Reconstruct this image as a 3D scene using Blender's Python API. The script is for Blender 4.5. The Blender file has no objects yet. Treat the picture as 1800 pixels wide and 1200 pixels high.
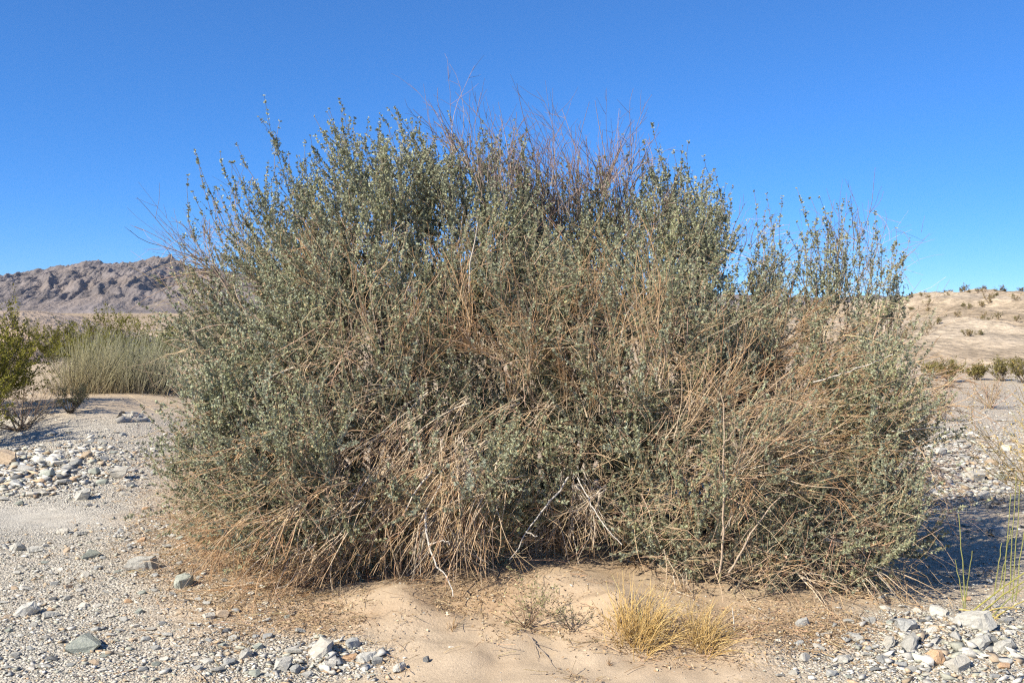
import bpy, bmesh, math
import numpy as np
from mathutils import Vector

SC = bpy.context.scene
COL = SC.collection
rng = np.random.default_rng(11)

# ------------------------------------------------------------------ camera, sky, sun, exposure
F, CAM_Z, HOR = 1750.0, 1.6, 560.0          # focal length in photo pixels, eye height, eye level row
cam_d = bpy.data.cameras.new('camera')
cam_d.sensor_width = 36.0
cam_d.lens = 36.0 * F / 1800.0
cam_d.clip_start = 0.1
cam_d.clip_end = 20000.0
cam = bpy.data.objects.new('camera', cam_d)
cam.location = (0, 0, CAM_Z)
cam.rotation_euler = (math.radians(90) - math.atan((600 - HOR) / F), 0, 0)
COL.objects.link(cam)
SC.camera = cam

SUN_EL = math.radians(39)
SUN_AZ = math.radians(231)                  # compass bearing of the sun, camera looks to 0 (+y), 270 is left
sun_dir = Vector((math.sin(SUN_AZ) * math.cos(SUN_EL), math.cos(SUN_AZ) * math.cos(SUN_EL), math.sin(SUN_EL)))
world = bpy.data.worlds.new('World')
SC.world = world
world.use_nodes = True
wn = world.node_tree.nodes
wl = world.node_tree.links
sky = wn.new('ShaderNodeTexSky')
sky.sky_type = 'NISHITA'
sky.sun_disc = False
sky.sun_elevation = SUN_EL
sky.sun_rotation = SUN_AZ
sky.altitude = 10000
sky.air_density = 2.5
sky.dust_density = 0.0
sky.ozone_density = 10.0
sky_gm = wn.new('ShaderNodeGamma'); sky_gm.inputs['Gamma'].default_value = 0.8
sky_hs = wn.new('ShaderNodeHueSaturation'); sky_hs.inputs['Saturation'].default_value = 1.15; sky_hs.inputs['Hue'].default_value = 0.506   # the camera's vivid blue
wl.new(sky.outputs['Color'], sky_gm.inputs['Color'])
wl.new(sky_gm.outputs['Color'], sky_hs.inputs['Color'])
wl.new(sky_hs.outputs['Color'], wn['Background'].inputs['Color'])
wn['Background'].inputs['Strength'].default_value = 0.148
sun_l = bpy.data.lights.new('sun', 'SUN')
sun_l.energy = 5.0
sun_l.angle = math.radians(0.53)
sun_l.color = (1.0, 0.93, 0.80)
sun_o = bpy.data.objects.new('sun', sun_l)
sun_o.rotation_euler = (-sun_dir).to_track_quat('-Z', 'Y').to_euler()
sun_o.location = (-20, -12, 18)
COL.objects.link(sun_o)
SC.view_settings.view_transform = 'Standard'
SC.view_settings.look = 'None'
SC.view_settings.exposure = 0.72
SC.view_settings.gamma = 1.0
SC.view_settings.use_curve_mapping = False
SC.cycles.max_bounces = 4
SC.cycles.volume_bounces = 0
SC.cycles.diffuse_bounces = 2
SC.cycles.transmission_bounces = 3
SC.cycles.use_denoising = False
SC.cycles.filter_width = 1.25


# ------------------------------------------------------------------ helpers
def at(px, py, d):
    """world point seen at a photo pixel at forward distance d"""
    return np.array([(px - 900) / F * d, d, CAM_Z + (HOR - py) / F * d])


def to_px(x, y, z):
    return 900 + F * x / y, HOR - F * (z - CAM_Z) / y


def nrm(a):
    return a / np.maximum(np.linalg.norm(a, axis=-1, keepdims=True), 1e-9)


def rdir(n):
    return nrm(rng.normal(size=(n, 3)))


def _hash(ix, iy, seed):
    h = (ix.astype(np.int64) * 374761393 + iy.astype(np.int64) * 668265263 + seed * 974711) & 0xffffffff
    h = ((h ^ (h >> 13)) * 1274126177) & 0xffffffff
    h = h ^ (h >> 16)
    return h / 4294967295.0


def noise2(x, y, seed=0):
    x = np.asarray(x, float); y = np.asarray(y, float)
    ix = np.floor(x); iy = np.floor(y)
    fx = x - ix; fy = y - iy
    a0 = 2 * np.pi

    def g(dx, dy):
        a = _hash(ix + dx, iy + dy, seed) * a0
        return np.cos(a) * (fx - dx) + np.sin(a) * (fy - dy)
    u = fx * fx * fx * (fx * (fx * 6 - 15) + 10)
    v = fy * fy * fy * (fy * (fy * 6 - 15) + 10)
    n0 = g(0, 0) * (1 - u) + g(1, 0) * u
    n1 = g(0, 1) * (1 - u) + g(1, 1) * u
    return (n0 * (1 - v) + n1 * v) * 1.4


def fbm(x, y, seed=0, oct=4, gain=0.5):
    s = 0.0; a = 1.0
    for i in range(oct):
        s = s + a * noise2(x * 2 ** i, y * 2 ** i, seed + i * 17)
        a *= gain
    return s


def ridged(x, y, seed=0, oct=5, gain=0.55):
    s = 0.0; a = 1.0; w = 1.0
    for i in range(oct):
        n = (1 - np.abs(noise2(x * 2 ** i, y * 2 ** i, seed + i * 31))) ** 2
        s = s + a * n * w
        w = np.clip(n * 1.5, 0, 1)
        a *= gain
    return s


class Mesh:
    """collects triangles / quads with a colour per vertex"""
    def __init__(self):
        self.v = []; self.c = []; self.f3 = []; self.f4 = []; self.n = 0

    def add(self, v, f, c):
        v = np.asarray(v, float).reshape(-1, 3)
        f = np.asarray(f, np.int64)
        c = np.asarray(c, float)
        if c.ndim == 1:
            c = np.tile(c, (len(v), 1))
        self.v.append(v); self.c.append(c)
        (self.f3 if f.shape[1] == 3 else self.f4).append(f + self.n)
        self.n += len(v)

    def build(self, name, mat, parent=None, origin=(0, 0, 0), smooth=False, loc=None):
        me = bpy.data.meshes.new(name)
        if self.n:
            v = np.concatenate(self.v) - np.asarray(origin, float)
            c = np.concatenate(self.c)
            f3 = np.concatenate(self.f3) if self.f3 else np.zeros((0, 3), np.int64)
            f4 = np.concatenate(self.f4) if self.f4 else np.zeros((0, 4), np.int64)
            fill(me, v, f3, f4, c, smooth)
        me.materials.append(mat)
        o = bpy.data.objects.new(name, me)
        COL.objects.link(o)
        if parent is not None:
            o.parent = parent
        else:
            o.location = origin
        return o


def fill(me, v, f3, f4, c=None, smooth=False):
    me.vertices.add(len(v))
    me.vertices.foreach_set('co', v.astype(np.float32).ravel())
    nl = f3.size + f4.size
    npoly = len(f3) + len(f4)
    me.loops.add(nl)
    me.loops.foreach_set('vertex_index', np.concatenate([f3.ravel(), f4.ravel()]).astype(np.int32))
    me.polygons.add(npoly)
    st = np.concatenate([np.arange(len(f3)) * 3, f3.size + np.arange(len(f4)) * 4]).astype(np.int32)
    me.polygons.foreach_set('loop_start', st)
    if smooth:
        me.polygons.foreach_set('use_smooth', np.ones(npoly, bool))
    if c is not None:
        at_ = me.attributes.new('col', 'FLOAT_COLOR', 'POINT')
        rgba = np.ones((len(v), 4), np.float32)
        rgba[:, :c.shape[1]] = c
        at_.data.foreach_set('color', rgba.ravel())
    me.update(calc_edges=True)


def tag(o, label=None, cat=None, group=None, kind=None):
    if label: o['label'] = label
    if cat: o['category'] = cat
    if group: o['group'] = group
    if kind: o['kind'] = kind
    return o


def empty(name, loc):
    o = bpy.data.objects.new(name, None)
    o.location = loc
    o.empty_display_size = 0.1
    COL.objects.link(o)
    return o


def tubes(M, P, r, col, sides=3):
    """P (N,K,3) polylines, r (N,K) radii, col (N,3) or (N,K,3)"""
    N, K, _ = P.shape
    if N == 0:
        return
    T = np.empty_like(P)
    T[:, 1:-1] = P[:, 2:] - P[:, :-2]
    T[:, 0] = P[:, 1] - P[:, 0]
    T[:, -1] = P[:, -1] - P[:, -2]
    T = nrm(T)
    ref = np.repeat(rdir(N)[:, None, :], K, 1)
    U = nrm(np.cross(T, ref))
    W = np.cross(T, U)
    a = np.arange(sides) * 2 * np.pi / sides
    V = (P[:, :, None, :] + r[:, :, None, None] * (np.cos(a)[None, None, :, None] * U[:, :, None, :] + np.sin(a)[None, None, :, None] * W[:, :, None, :]))
    base = (np.arange(N) * K * sides)[:, None, None]
    k = (np.arange(K - 1) * sides)[None, :, None]
    s = np.arange(sides)[None, None, :]
    s2 = (np.arange(sides) + 1)[None, None, :] % sides
    f = np.stack([base + k + s, base + k + s2, base + k + sides + s2, base + k + sides + s], -1).reshape(-1, 4)
    if col.ndim == 2:
        col = np.repeat(col[:, None, :], K, 1)
    C = np.repeat(col[:, :, None, :], sides, 2).reshape(-1, 3)
    M.add(V.reshape(-1, 3), f, C)


def leaves(M, C, A, L, W, col, fold=0.35):
    """folded diamond leaves: C base points, A directions, L lengths, W widths"""
    N = len(C)
    if N == 0:
        return
    A = nrm(A)
    S = nrm(np.cross(A, rdir(N)))
    Nn = np.cross(S, A)
    L = L[:, None]; W = W[:, None]
    mid = C + A * L * 0.5 + Nn * W * fold * 0.5
    V = np.stack([C, mid + S * W * 0.5, C + A * L - Nn * L * 0.08, mid - S * W * 0.5], 1)
    b = (np.arange(N) * 4)[:, None]
    f = np.concatenate([b + np.array([[0, 1, 2]]), b + np.array([[0, 2, 3]])])
    M.add(V.reshape(-1, 3), f, np.repeat(col, 4, 0))


def blades(M, C, A, L, W, col):
    """small leaves of one triangle each"""
    N = len(C)
    A = nrm(A)
    S = nrm(np.cross(A, rdir(N)))
    B = C + A * (L * .25)[:, None]
    h = S * (W * .5)[:, None]
    V = np.stack([B + h, C + A * L[:, None], B - h - A * (L * .2)[:, None]], 1)
    M.add(V.reshape(-1, 3), (np.arange(N) * 3)[:, None] + np.array([[0, 1, 2]]), np.repeat(col, 3, 0))


def curve_strands(P0, D, L, K, bend, wob):
    """strands from P0 along D (N,3), length L (N,), bent by the acceleration bend (N,3) (per length), wobbling"""
    N = len(P0)
    P = np.empty((N, K, 3)); P[:, 0] = P0
    d = nrm(D).copy()
    st = (L / (K - 1))[:, None]
    for k in range(1, K):
        d = nrm(d + bend / (K - 1) + rng.normal(size=(N, 3)) * wob)
        P[:, k] = P[:, k - 1] + d * st
    return P


def cone_dirs(D, ang_lo, ang_hi):
    """directions at an angle between lo and hi (degrees) from D (N,3)"""
    N = len(D)
    D = nrm(D)
    u = nrm(np.cross(D, rdir(N)))
    a = np.radians(rng.uniform(ang_lo, ang_hi, N))[:, None]
    return D * np.cos(a) + u * np.sin(a)


def vary(base, n, amt=0.12, hue=0.05):
    b = np.asarray(base, float)
    return np.clip(b[None] * (1 + rng.normal(size=(n, 1)) * amt) * (1 + rng.normal(size=(n, 3)) * hue), 0.004, 1)


# ------------------------------------------------------------------ materials
def new_mat(name):
    m = bpy.data.materials.new(name)
    m.use_nodes = True
    nt = m.node_tree
    b = nt.nodes['Principled BSDF']
    b.inputs['Specular IOR Level'].default_value = 0.2
    return m, nt, b


def mat_plant(name, rough=0.75, transl=0.0, noise=0.25, scale=60.0):
    m, nt, b = new_mat(name)
    a = nt.nodes.new('ShaderNodeAttribute'); a.attribute_name = 'col'
    tc = nt.nodes.new('ShaderNodeTexCoord')
    n = nt.nodes.new('ShaderNodeTexNoise'); n.inputs['Scale'].default_value = scale
    n.inputs['Detail'].default_value = 3
    nt.links.new(tc.outputs['Object'], n.inputs['Vector'])
    mr = nt.nodes.new('ShaderNodeMapRange')
    mr.inputs['From Min'].default_value = 0.3; mr.inputs['From Max'].default_value = 0.7
    mr.inputs['To Min'].default_value = 1 - noise; mr.inputs['To Max'].default_value = 1 + noise
    nt.links.new(n.outputs['Fac'], mr.inputs['Value'])
    mx = nt.nodes.new('ShaderNodeVectorMath'); mx.operation = 'SCALE'
    nt.links.new(a.outputs['Color'], mx.inputs[0]); nt.links.new(mr.outputs['Result'], mx.inputs['Scale'])
    nt.links.new(mx.outputs['Vector'], b.inputs['Base Color'])
    b.inputs['Roughness'].default_value = rough
    if transl > 0:
        t = nt.nodes.new('ShaderNodeBsdfTranslucent')
        nt.links.new(mx.outputs['Vector'], t.inputs['Color'])
        ms = nt.nodes.new('ShaderNodeMixShader'); ms.inputs['Fac'].default_value = transl
        nt.links.new(b.outputs['BSDF'], ms.inputs[1]); nt.links.new(t.outputs['BSDF'], ms.inputs[2])
        nt.links.new(ms.outputs['Shader'], nt.nodes['Material Output'].inputs['Surface'])
    return m


def mat_earth(name, bump=0.3, fine=180.0, coarse=9.0, speck=0.25, rough=0.95, dist=0.01):
    """vertex colour (kinds of earth) broken up by grain, specks and fine relief"""
    m, nt, b = new_mat(name)
    N = nt.nodes.new; Lk = nt.links.new
    a = N('ShaderNodeAttribute'); a.attribute_name = 'col'
    tc = N('ShaderNodeTexCoord')

    def noise(sc, det=4, ro=0.6):
        n = N('ShaderNodeTexNoise'); n.inputs['Scale'].default_value = sc
        n.inputs['Detail'].default_value = det; n.inputs['Roughness'].default_value = ro
        Lk(tc.outputs['Object'], n.inputs['Vector'])
        return n.outputs['Fac']
    nf, nc = noise(fine, 3), noise(coarse, 5)
    ad = N('ShaderNodeMath'); ad.operation = 'ADD'; Lk(nf, ad.inputs[0]); Lk(nc, ad.inputs[1])
    mr = N('ShaderNodeMapRange')
    mr.inputs['From Min'].default_value = 0.65; mr.inputs['From Max'].default_value = 1.35
    mr.inputs['To Min'].default_value = 1 - speck; mr.inputs['To Max'].default_value = 1 + speck
    Lk(ad.outputs[0], mr.inputs['Value'])
    mx = N('ShaderNodeVectorMath'); mx.operation = 'SCALE'
    Lk(a.outputs['Color'], mx.inputs[0]); Lk(mr.outputs['Result'], mx.inputs['Scale'])
    Lk(mx.outputs['Vector'], b.inputs['Base Color'])
    b.inputs['Roughness'].default_value = rough
    b.inputs['Specular IOR Level'].default_value = 0.05
    bp = N('ShaderNodeBump'); bp.inputs['Strength'].default_value = bump; bp.inputs['Distance'].default_value = dist
    Lk(ad.outputs[0], bp.inputs['Height']); Lk(bp.outputs['Normal'], b.inputs['Normal'])
    return m


def mat_rock(name, c1, c2, scale=14.0):
    m, nt, b = new_mat(name)
    N = nt.nodes.new; Lk = nt.links.new
    tc = N('ShaderNodeTexCoord'); oi = N('ShaderNodeObjectInfo')
    mp = N('ShaderNodeVectorMath'); mp.operation = 'ADD'
    sc = N('ShaderNodeVectorMath'); sc.operation = 'SCALE'; sc.inputs['Scale'].default_value = 37.0
    cb = N('ShaderNodeCombineXYZ'); Lk(oi.outputs['Random'], cb.inputs['X']); Lk(oi.outputs['Random'], cb.inputs['Z'])
    Lk(cb.outputs['Vector'], sc.inputs[0]); Lk(tc.outputs['Object'], mp.inputs[0]); Lk(sc.outputs['Vector'], mp.inputs[1])
    n = N('ShaderNodeTexNoise'); n.inputs['Scale'].default_value = scale; n.inputs['Detail'].default_value = 8
    n.inputs['Roughness'].default_value = 0.7; n.inputs['Distortion'].default_value = 0.6
    Lk(mp.outputs['Vector'], n.inputs['Vector'])
    cr = N('ShaderNodeValToRGB')
    cr.color_ramp.elements[0].position = 0.34; cr.color_ramp.elements[1].position = 0.66
    cr.color_ramp.elements[0].color = (*c1, 1); cr.color_ramp.elements[1].color = (*c2, 1)
    Lk(n.outputs['Fac'], cr.inputs['Fac'])
    hs = N('ShaderNodeHueSaturation')
    mr = N('ShaderNodeMapRange'); mr.inputs['To Min'].default_value = 0.78; mr.inputs['To Max'].default_value = 1.18
    Lk(oi.outputs['Random'], mr.inputs['Value']); Lk(mr.outputs['Result'], hs.inputs['Value'])
    Lk(cr.outputs['Color'], hs.inputs['Color']); Lk(hs.outputs['Color'], b.inputs['Base Color'])
    b.inputs['Roughness'].default_value = 0.9
    bp = N('ShaderNodeBump'); bp.inputs['Strength'].default_value = 0.5; bp.inputs['Distance'].default_value = 0.02
    Lk(n.outputs['Fac'], bp.inputs['Height']); Lk(bp.outputs['Normal'], b.inputs['Normal'])
    return m


M_LEAF = mat_plant('leaf', 0.8, 0.15)
M_WOOD = mat_plant('wood', 0.85, 0.0, 0.3, 90)
M_GRASS = mat_plant('dry_grass', 0.6, 0.25, 0.15)
M_SAND = mat_earth('sand', 0.45, 180.0, 9.0, 0.22)
_nt = M_SAND.node_tree                        # grit: small cells of many greys where the ground is gravelly
_at = next(n_ for n_ in _nt.nodes if n_.type == 'ATTRIBUTE'); _tc = next(n_ for n_ in _nt.nodes if n_.type == 'TEX_COORD')
_bs = _nt.nodes['Principled BSDF']; _col = _bs.inputs['Base Color'].links[0].from_socket
_vo = _nt.nodes.new('ShaderNodeTexVoronoi'); _vo.inputs['Scale'].default_value = 75; _vo.inputs['Randomness'].default_value = 1
_nt.links.new(_tc.outputs['Object'], _vo.inputs['Vector'])
_sp = _nt.nodes.new('ShaderNodeSeparateColor'); _nt.links.new(_vo.outputs['Color'], _sp.inputs['Color'])
_mr = _nt.nodes.new('ShaderNodeMapRange'); _mr.inputs['To Min'].default_value = .55; _mr.inputs['To Max'].default_value = 1.35
_nt.links.new(_sp.outputs['Red'], _mr.inputs['Value'])
_sc = _nt.nodes.new('ShaderNodeVectorMath'); _sc.operation = 'SCALE'
_nt.links.new(_col, _sc.inputs[0]); _nt.links.new(_mr.outputs['Result'], _sc.inputs['Scale'])
_mx = _nt.nodes.new('ShaderNodeMix'); _mx.data_type = 'RGBA'
_nt.links.new(_at.outputs['Alpha'], _mx.inputs['Factor']); _nt.links.new(_col, _mx.inputs['A']); _nt.links.new(_sc.outputs['Vector'], _mx.inputs['B'])
_nt.links.new(_mx.outputs['Result'], _bs.inputs['Base Color'])
_b2 = _nt.nodes.new('ShaderNodeBump'); _b2.inputs['Distance'].default_value = .012; _b2.invert = True
_nt.links.new(_at.outputs['Alpha'], _b2.inputs['Strength']); _nt.links.new(_vo.outputs['Distance'], _b2.inputs['Height'])
_nt.links.new(_bs.inputs['Normal'].links[0].from_socket, _b2.inputs['Normal']); _nt.links.new(_b2.outputs['Normal'], _bs.inputs['Normal'])
M_HILL = mat_earth('hill_earth', 1.0, 3.2, 0.7, 0.55, 0.95, 0.16)
M_MOUNT = mat_earth('mountain_rock', 0.7, 0.09, 0.012, 0.36, 0.95, 10.0)
M_PEB = mat_plant('pebble', 0.9, 0.0, 0.2, 120)
ROCKS = {
    'pale grey': mat_rock('rock_pale', (0.34, 0.325, 0.28), (0.54, 0.51, 0.44)),
    'cream white': mat_rock('rock_cream', (0.44, 0.40, 0.33), (0.60, 0.56, 0.47)),
    'blue grey': mat_rock('rock_blue', (0.23, 0.23, 0.215), (0.42, 0.41, 0.37)),
    'greenish grey': mat_rock('rock_green', (0.26, 0.28, 0.23), (0.44, 0.44, 0.36)),
    'tan': mat_rock('rock_tan', (0.36, 0.27, 0.18), (0.55, 0.43, 0.30)),
    'orange tan': mat_rock('rock_orange', (0.42, 0.25, 0.13), (0.60, 0.42, 0.27)),
    'dark grey': mat_rock('rock_dark', (0.10, 0.10, 0.10), (0.20, 0.20, 0.19)),
}

# ------------------------------------------------------------------ terrain
def gs(x, y, cx, cy, rx, ry):
    return np.exp(-((x - cx) / rx) ** 2 - ((y - cy) / ry) ** 2)


def smooth(a, b, t):
    t = np.clip((t - a) / (b - a), 0, 1)
    return t * t * (3 - 2 * t)


def ground_h(x, y):
    x = np.asarray(x, float); y = np.asarray(y, float)
    near = np.exp(-np.maximum(y - 12, 0) / 25)
    h = 0.035 * fbm(x * 0.45, y * 0.45, 3, 3) * near
    h = h + 0.012 * fbm(x * 2.2, y * 2.2, 5, 3) * near
    h = h + 0.25 * gs(x, y, 0.15, 7.2, 2.5, 1.75)                        # mound that the bush holds
    # wind-blown sand lumps in front of the bush
    ly = y - 5.22 - 0.10 * np.sin(x * 3.1)
    rx_ = x + 0.60 - 0.35 * (5.35 - y)
    h = h + 0.085 * np.maximum(1 - np.where(rx_ < 0, -rx_ / 0.50, rx_ / 0.24), 0) * np.exp(-((y - 5.25) / 0.26) ** 2)
    h = h + 0.06 * gs(x, y, 0.30, 5.45, 0.34, 0.26)
    h = h + (0.022 * fbm(x * 4.3, y * 4.3, 13, 3) + 0.010 * ridged(x * 7, y * 7, 15, 2)) * gs(x, y, 0.1, 5.0, 1.6, 0.7)
    h = h + 0.07 * gs(x, y, 0.50, 4.98, 0.16, 0.20)
    h = h + 0.08 * gs(x, y, 0.80, 5.05, 0.42, 0.22)
    h = h + 0.05 * gs(x, y, 1.15, 4.72, 0.20, 0.16)
    h = h + 0.008 * np.sin(x * 9 + 3 * noise2(x * 1.5, y * 1.5, 9) * 2) * gs(x, y, 0.0, 4.7, 0.9, 0.5)
    h = h + 0.05 * smooth(-.03, .03, y - 4.98 - .10 * noise2(x * 3.3, y * 0.5, 19) - .35 * np.abs(x - .45)) * gs(x, y, .45, 5.2, .42, .4)
    # low ground of the wash to the right behind the rubble bank
    h = h - 0.13 * gs(x, y, 2.9, 6.6, 0.95, 0.75)
    h = h + 0.06 * gs(x, y, 2.3, 4.9, 0.9, 0.35)
    # left: a shallow channel and the bank with the creosote bushes behind it
    h = h - 0.05 * gs(x, y, -3.6, 7.9, 1.2, 0.8)
    h = h + 0.10 * gs(x, y, -4.6, 10.3, 1.2, 1.4)
    h = h + 0.40 * smooth(10.5, 14.0, y + 0.55 * (x + 6.0)) * smooth(-3.0, -6.2, x) * np.exp(-np.maximum(y - 16, 0) / 9)
    # long rise of the plain to the mountains
    h = h + 0.0065 * np.maximum(y - 260, 0)
    h = h - 0.9 * smooth(34, 70, y) * smooth(300, 60, y) * smooth(3, -6, x / np.maximum(y, 1) * 20)
    h = h + 0.25 * smooth(14, 40, y) * smooth(2, 7, x)
    return h


def gnd(px, py):
    """point of the ground under a photo pixel"""
    d = CAM_Z * F / max(py - HOR, 8)
    for _ in range(14):
        x = (px - 900) / F * d
        z = float(ground_h(x, d))
        d = 0.5 * d + 0.5 * (CAM_Z - z) * F / max(py - HOR, 8)
    x = (px - 900) / F * d
    return np.array([x, d, float(ground_h(x, d))])


def zone(px, py, items):
    s = 0.0
    for cx, cy, rx, ry, w in items:
        s = s + w * np.exp(-((px - cx) / rx) ** 2 - ((py - cy) / ry) ** 2)
    return s


STONY = [(40, 830, 130, 45, 1.3), (190, 820, 110, 45, .7), (130, 1010, 270, 90, .7), (120, 1130, 330, 80, .8), (260, 950, 90, 60, .5),
         (60, 912, 110, 20, -1.3), (575, 1165, 120, 36, 1.5), (420, 1165, 150, 40, .7), (930, 1150, 230, 75, -1.0), (320, 1085, 45, 22, -.5),
         (1690, 1155, 200, 75, 2.6), (1450, 1150, 110, 50, .8), (1690, 830, 130, 85, 1.6), (1760, 710, 140, 50, 1.0), (1700, 1000, 110, 60, .6),
         (200, 775, 120, 30, .6), (1740, 905, 60, 16, -.8), (-150, 1000, 200, 200, .5), (1950, 1000, 150, 250, .8)]
LITTER = [(390, 930, 130, 150, 1.1), (540, 1090, 130, 40, 1.2), (850, 1055, 130, 36, 1.0), (1230, 1100, 260, 40, .8), (1450, 1115, 110, 36, 1.3),
          (940, 1110, 90, 18, .5), (1180, 1160, 170, 36, .45), (330, 830, 60, 60, .6), (1650, 700, 90, 50, .8)]

xs = np.arange(-4, 4.001, 0.05)
g = 0.04 * np.cumsum(1.09 ** np.arange(1, 104))
xs = np.concatenate([-4 - g[::-1], xs, 4 + g])
ys = np.arange(3.6, 9.0, 0.033)
g2 = 0.03 * np.cumsum(1.04 ** np.arange(1, 224))
ys = np.concatenate([np.array([-60, -30, -15, -8, -4, -1, 1, 2, 2.8, 3.3]), ys, ys[-1] + g2])
GX, GY = np.meshgrid(xs, ys)
GZ = ground_h(GX, GY)
nx, ny = len(xs), len(ys)
idx = np.arange(nx * ny).reshape(ny, nx)
quads = np.stack([idx[:-1, :-1], idx[:-1, 1:], idx[1:, 1:], idx[1:, :-1]], -1).reshape(-1, 4)
yy = np.maximum(GY, 2.0)
PX, PY = to_px(GX, yy, GZ)
sand_c = np.array([0.470, 0.365, 0.250])
grey_c = np.array([0.470, 0.436, 0.365])
lit_c = np.array([0.34, 0.22, 0.12])
plain_c = np.array([0.36, 0.275, 0.185])
stone = np.clip(zone(PX, PY, STONY) + 0.25 * fbm(GX * 1.3, GY * 1.3, 21, 3), 0, 1)
leftg = smooth(520, 120, PX) * smooth(700, 760, PY)
grey = np.clip(np.maximum(stone * 0.75, leftg * 0.9) + 0.12 * fbm(GX * .8, GY * .8, 22, 3), 0, 1)[..., None]
cc = sand_c * (1 - grey) + grey_c * grey
lt = np.clip(zone(PX, PY, LITTER) * 0.55 + 0.8 * gs(GX, GY, 0.1, 7.0, 2.3, 1.5) + 0.2 * fbm(GX * 3, GY * 3, 25, 3) - 0.1, 0, 0.75)[..., None]
cc = cc * (1 - lt) + lit_c * lt
pale = np.clip(zone(PX, PY, [(1690, 790, 130, 120, .9), (1900, 800, 150, 150, .9)]), 0, .9)[..., None]
cc = cc * (1 - pale) + np.array([0.50, 0.43, 0.34]) * pale
far = smooth(25, 120, GY)[..., None]
tone = (1 + 0.25 * fbm(GX * 0.02, GY * 0.006, 28, 3))[..., None]
cc = cc * (1 - far) + plain_c * tone * far
gm = Mesh()
al = np.clip(np.maximum(grey[..., 0] * 1.1, stone) + .08, 0, 1) * (1 - .8 * np.exp(-((PX - 60) / 110) ** 2 - ((PY - 912) / 20) ** 2))
gm.add(np.stack([GX, GY, GZ], -1), quads, np.concatenate([cc.reshape(-1, 3), al.reshape(-1, 1)], 1))
ground = gm.build('ground', M_SAND, smooth=True)
tag(ground, kind='structure')


def heightfield(name, X, Y, Z, C, mat):
    n, m = X.shape
    idx = np.arange(n * m).reshape(n, m)
    q = np.stack([idx[:-1, :-1], idx[:-1, 1:], idx[1:, 1:], idx[1:, :-1]], -1).reshape(-1, 4)
    k = Mesh(); k.add(np.stack([X, Y, Z], -1), q, C.reshape(-1, 3))
    return tag(k.build(name, mat, smooth=name != 'mountain_range'), kind='structure')


# ---- far mountain range
MD = 4000.0
prof = np.array([(-900, 500), (-300, 492), (-60, 480), (0, 483), (40, 481), (100, 471), (140, 466), (165, 458), (200, 463), (250, 459), (275, 452), (297, 450),
                 (322, 462), (335, 474), (380, 473), (450, 488), (600, 500), (800, 512), (1000, 520), (1250, 517), (1450, 524), (1560, 519), (1595, 526), (1700, 536), (1900, 540), (2600, 535)], float)
mx = np.concatenate([np.linspace(-3000, -2250, 40)[:-1], np.linspace(-2250, -1150, 430)[:-1], np.linspace(-1150, 3000, 150)])
mt = np.linspace(0, 1.3, 110)
X, T = np.meshgrid(mx, mt)
Y = MD - 1000 + 1000 * T
crest = (HOR - np.interp(900 + F * mx / MD, prof[:, 0], prof[:, 1])) / F * MD + CAM_Z
base_z = 0.0065 * (MD - 1000 - 260)
warp = 120 * fbm(X / 400, Y / 500, 51, 3)
rg = 0.75 * ridged((X + warp) / 210, (Y + 0.5 * X) / 560, 152, 5) + 0.42 * ridged((X + .5 * warp) / 75, (Y + .3 * X) / 170, 153, 5)
rg2 = 1.3 * fbm(X / 45, Y / 70, 57, 5, .6) + .9 * (ridged(X / 36, Y / 60, 61, 4) - 1)
shape = np.where(T < 1, T ** 1.25, np.maximum(1 - (T - 1) * 2.2, -0.3))
env = np.clip(T * 2.5, 0, 1) * np.clip((1.0 - T) * 3.2 + .12, 0, 1)
Z = base_z + (crest[None] - base_z) * shape + (rg - 1.1) * 24 * env * np.clip((crest[None] - base_z) / 150, 0.15, 1.3) + rg2 * 6.5 * np.clip(T * 2, 0, 1) * np.clip((crest[None] - base_z) / 150, 0.2, 1)
Z = Z - 12 * smooth(0.08, 0.0, T)
mc = np.array([0.185, 0.160, 0.150]) * (1 + 0.22 * fbm(X / 150, Z / 50, 58, 4))[..., None]
tanm = np.clip(0.9 * noise2(X / 260, Y / 200, 59) + 0.45 * smooth(0.45, 0.1, T), 0, 0.7)[..., None]
mc = mc * (1 - tanm) + np.array([0.245, 0.20, 0.17]) * tanm
heightfield('mountain_range', X, Y, Z, mc, M_MOUNT)

# ---- right gravel hill
def hill_right(x, y):
    px = 900 + F * x / np.maximum(y, 1)
    cr = np.interp(px, [900, 1200, 1450, 1560, 1600, 1650, 1720, 1800, 2000, 2600], [556, 552, 545, 536, 528, 522, 519, 521, 524, 530])
    d0, d1 = 29.0, 62.0
    top = CAM_Z + (HOR - cr) / F * d1
    t = (y - d0) / (d1 - d0)
    b = ground_h(x, np.full_like(x, d0)) - 0.15
    s = np.where(t < 1, np.sin(np.clip(t, 0, 1) * np.pi / 2) ** 1.15, 1 - 0.25 * np.clip(t - 1, 0, 3) ** 2)
    gul = ridged((x + 0.35 * y) / 7.5, (y - 0.3 * x) / 26, 71, 3)
    edge = np.clip(t * 3, 0, 1) * np.clip((1.25 - t) * 3, 0, 1)
    return b + (top - b) * s + (gul - 0.9) * 0.45 * edge + 0.08 * fbm(x, y, 75, 4) * edge - 0.5 * smooth(0.02, -0.05, t) - 0.6 * smooth(960, 900, px)


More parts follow.
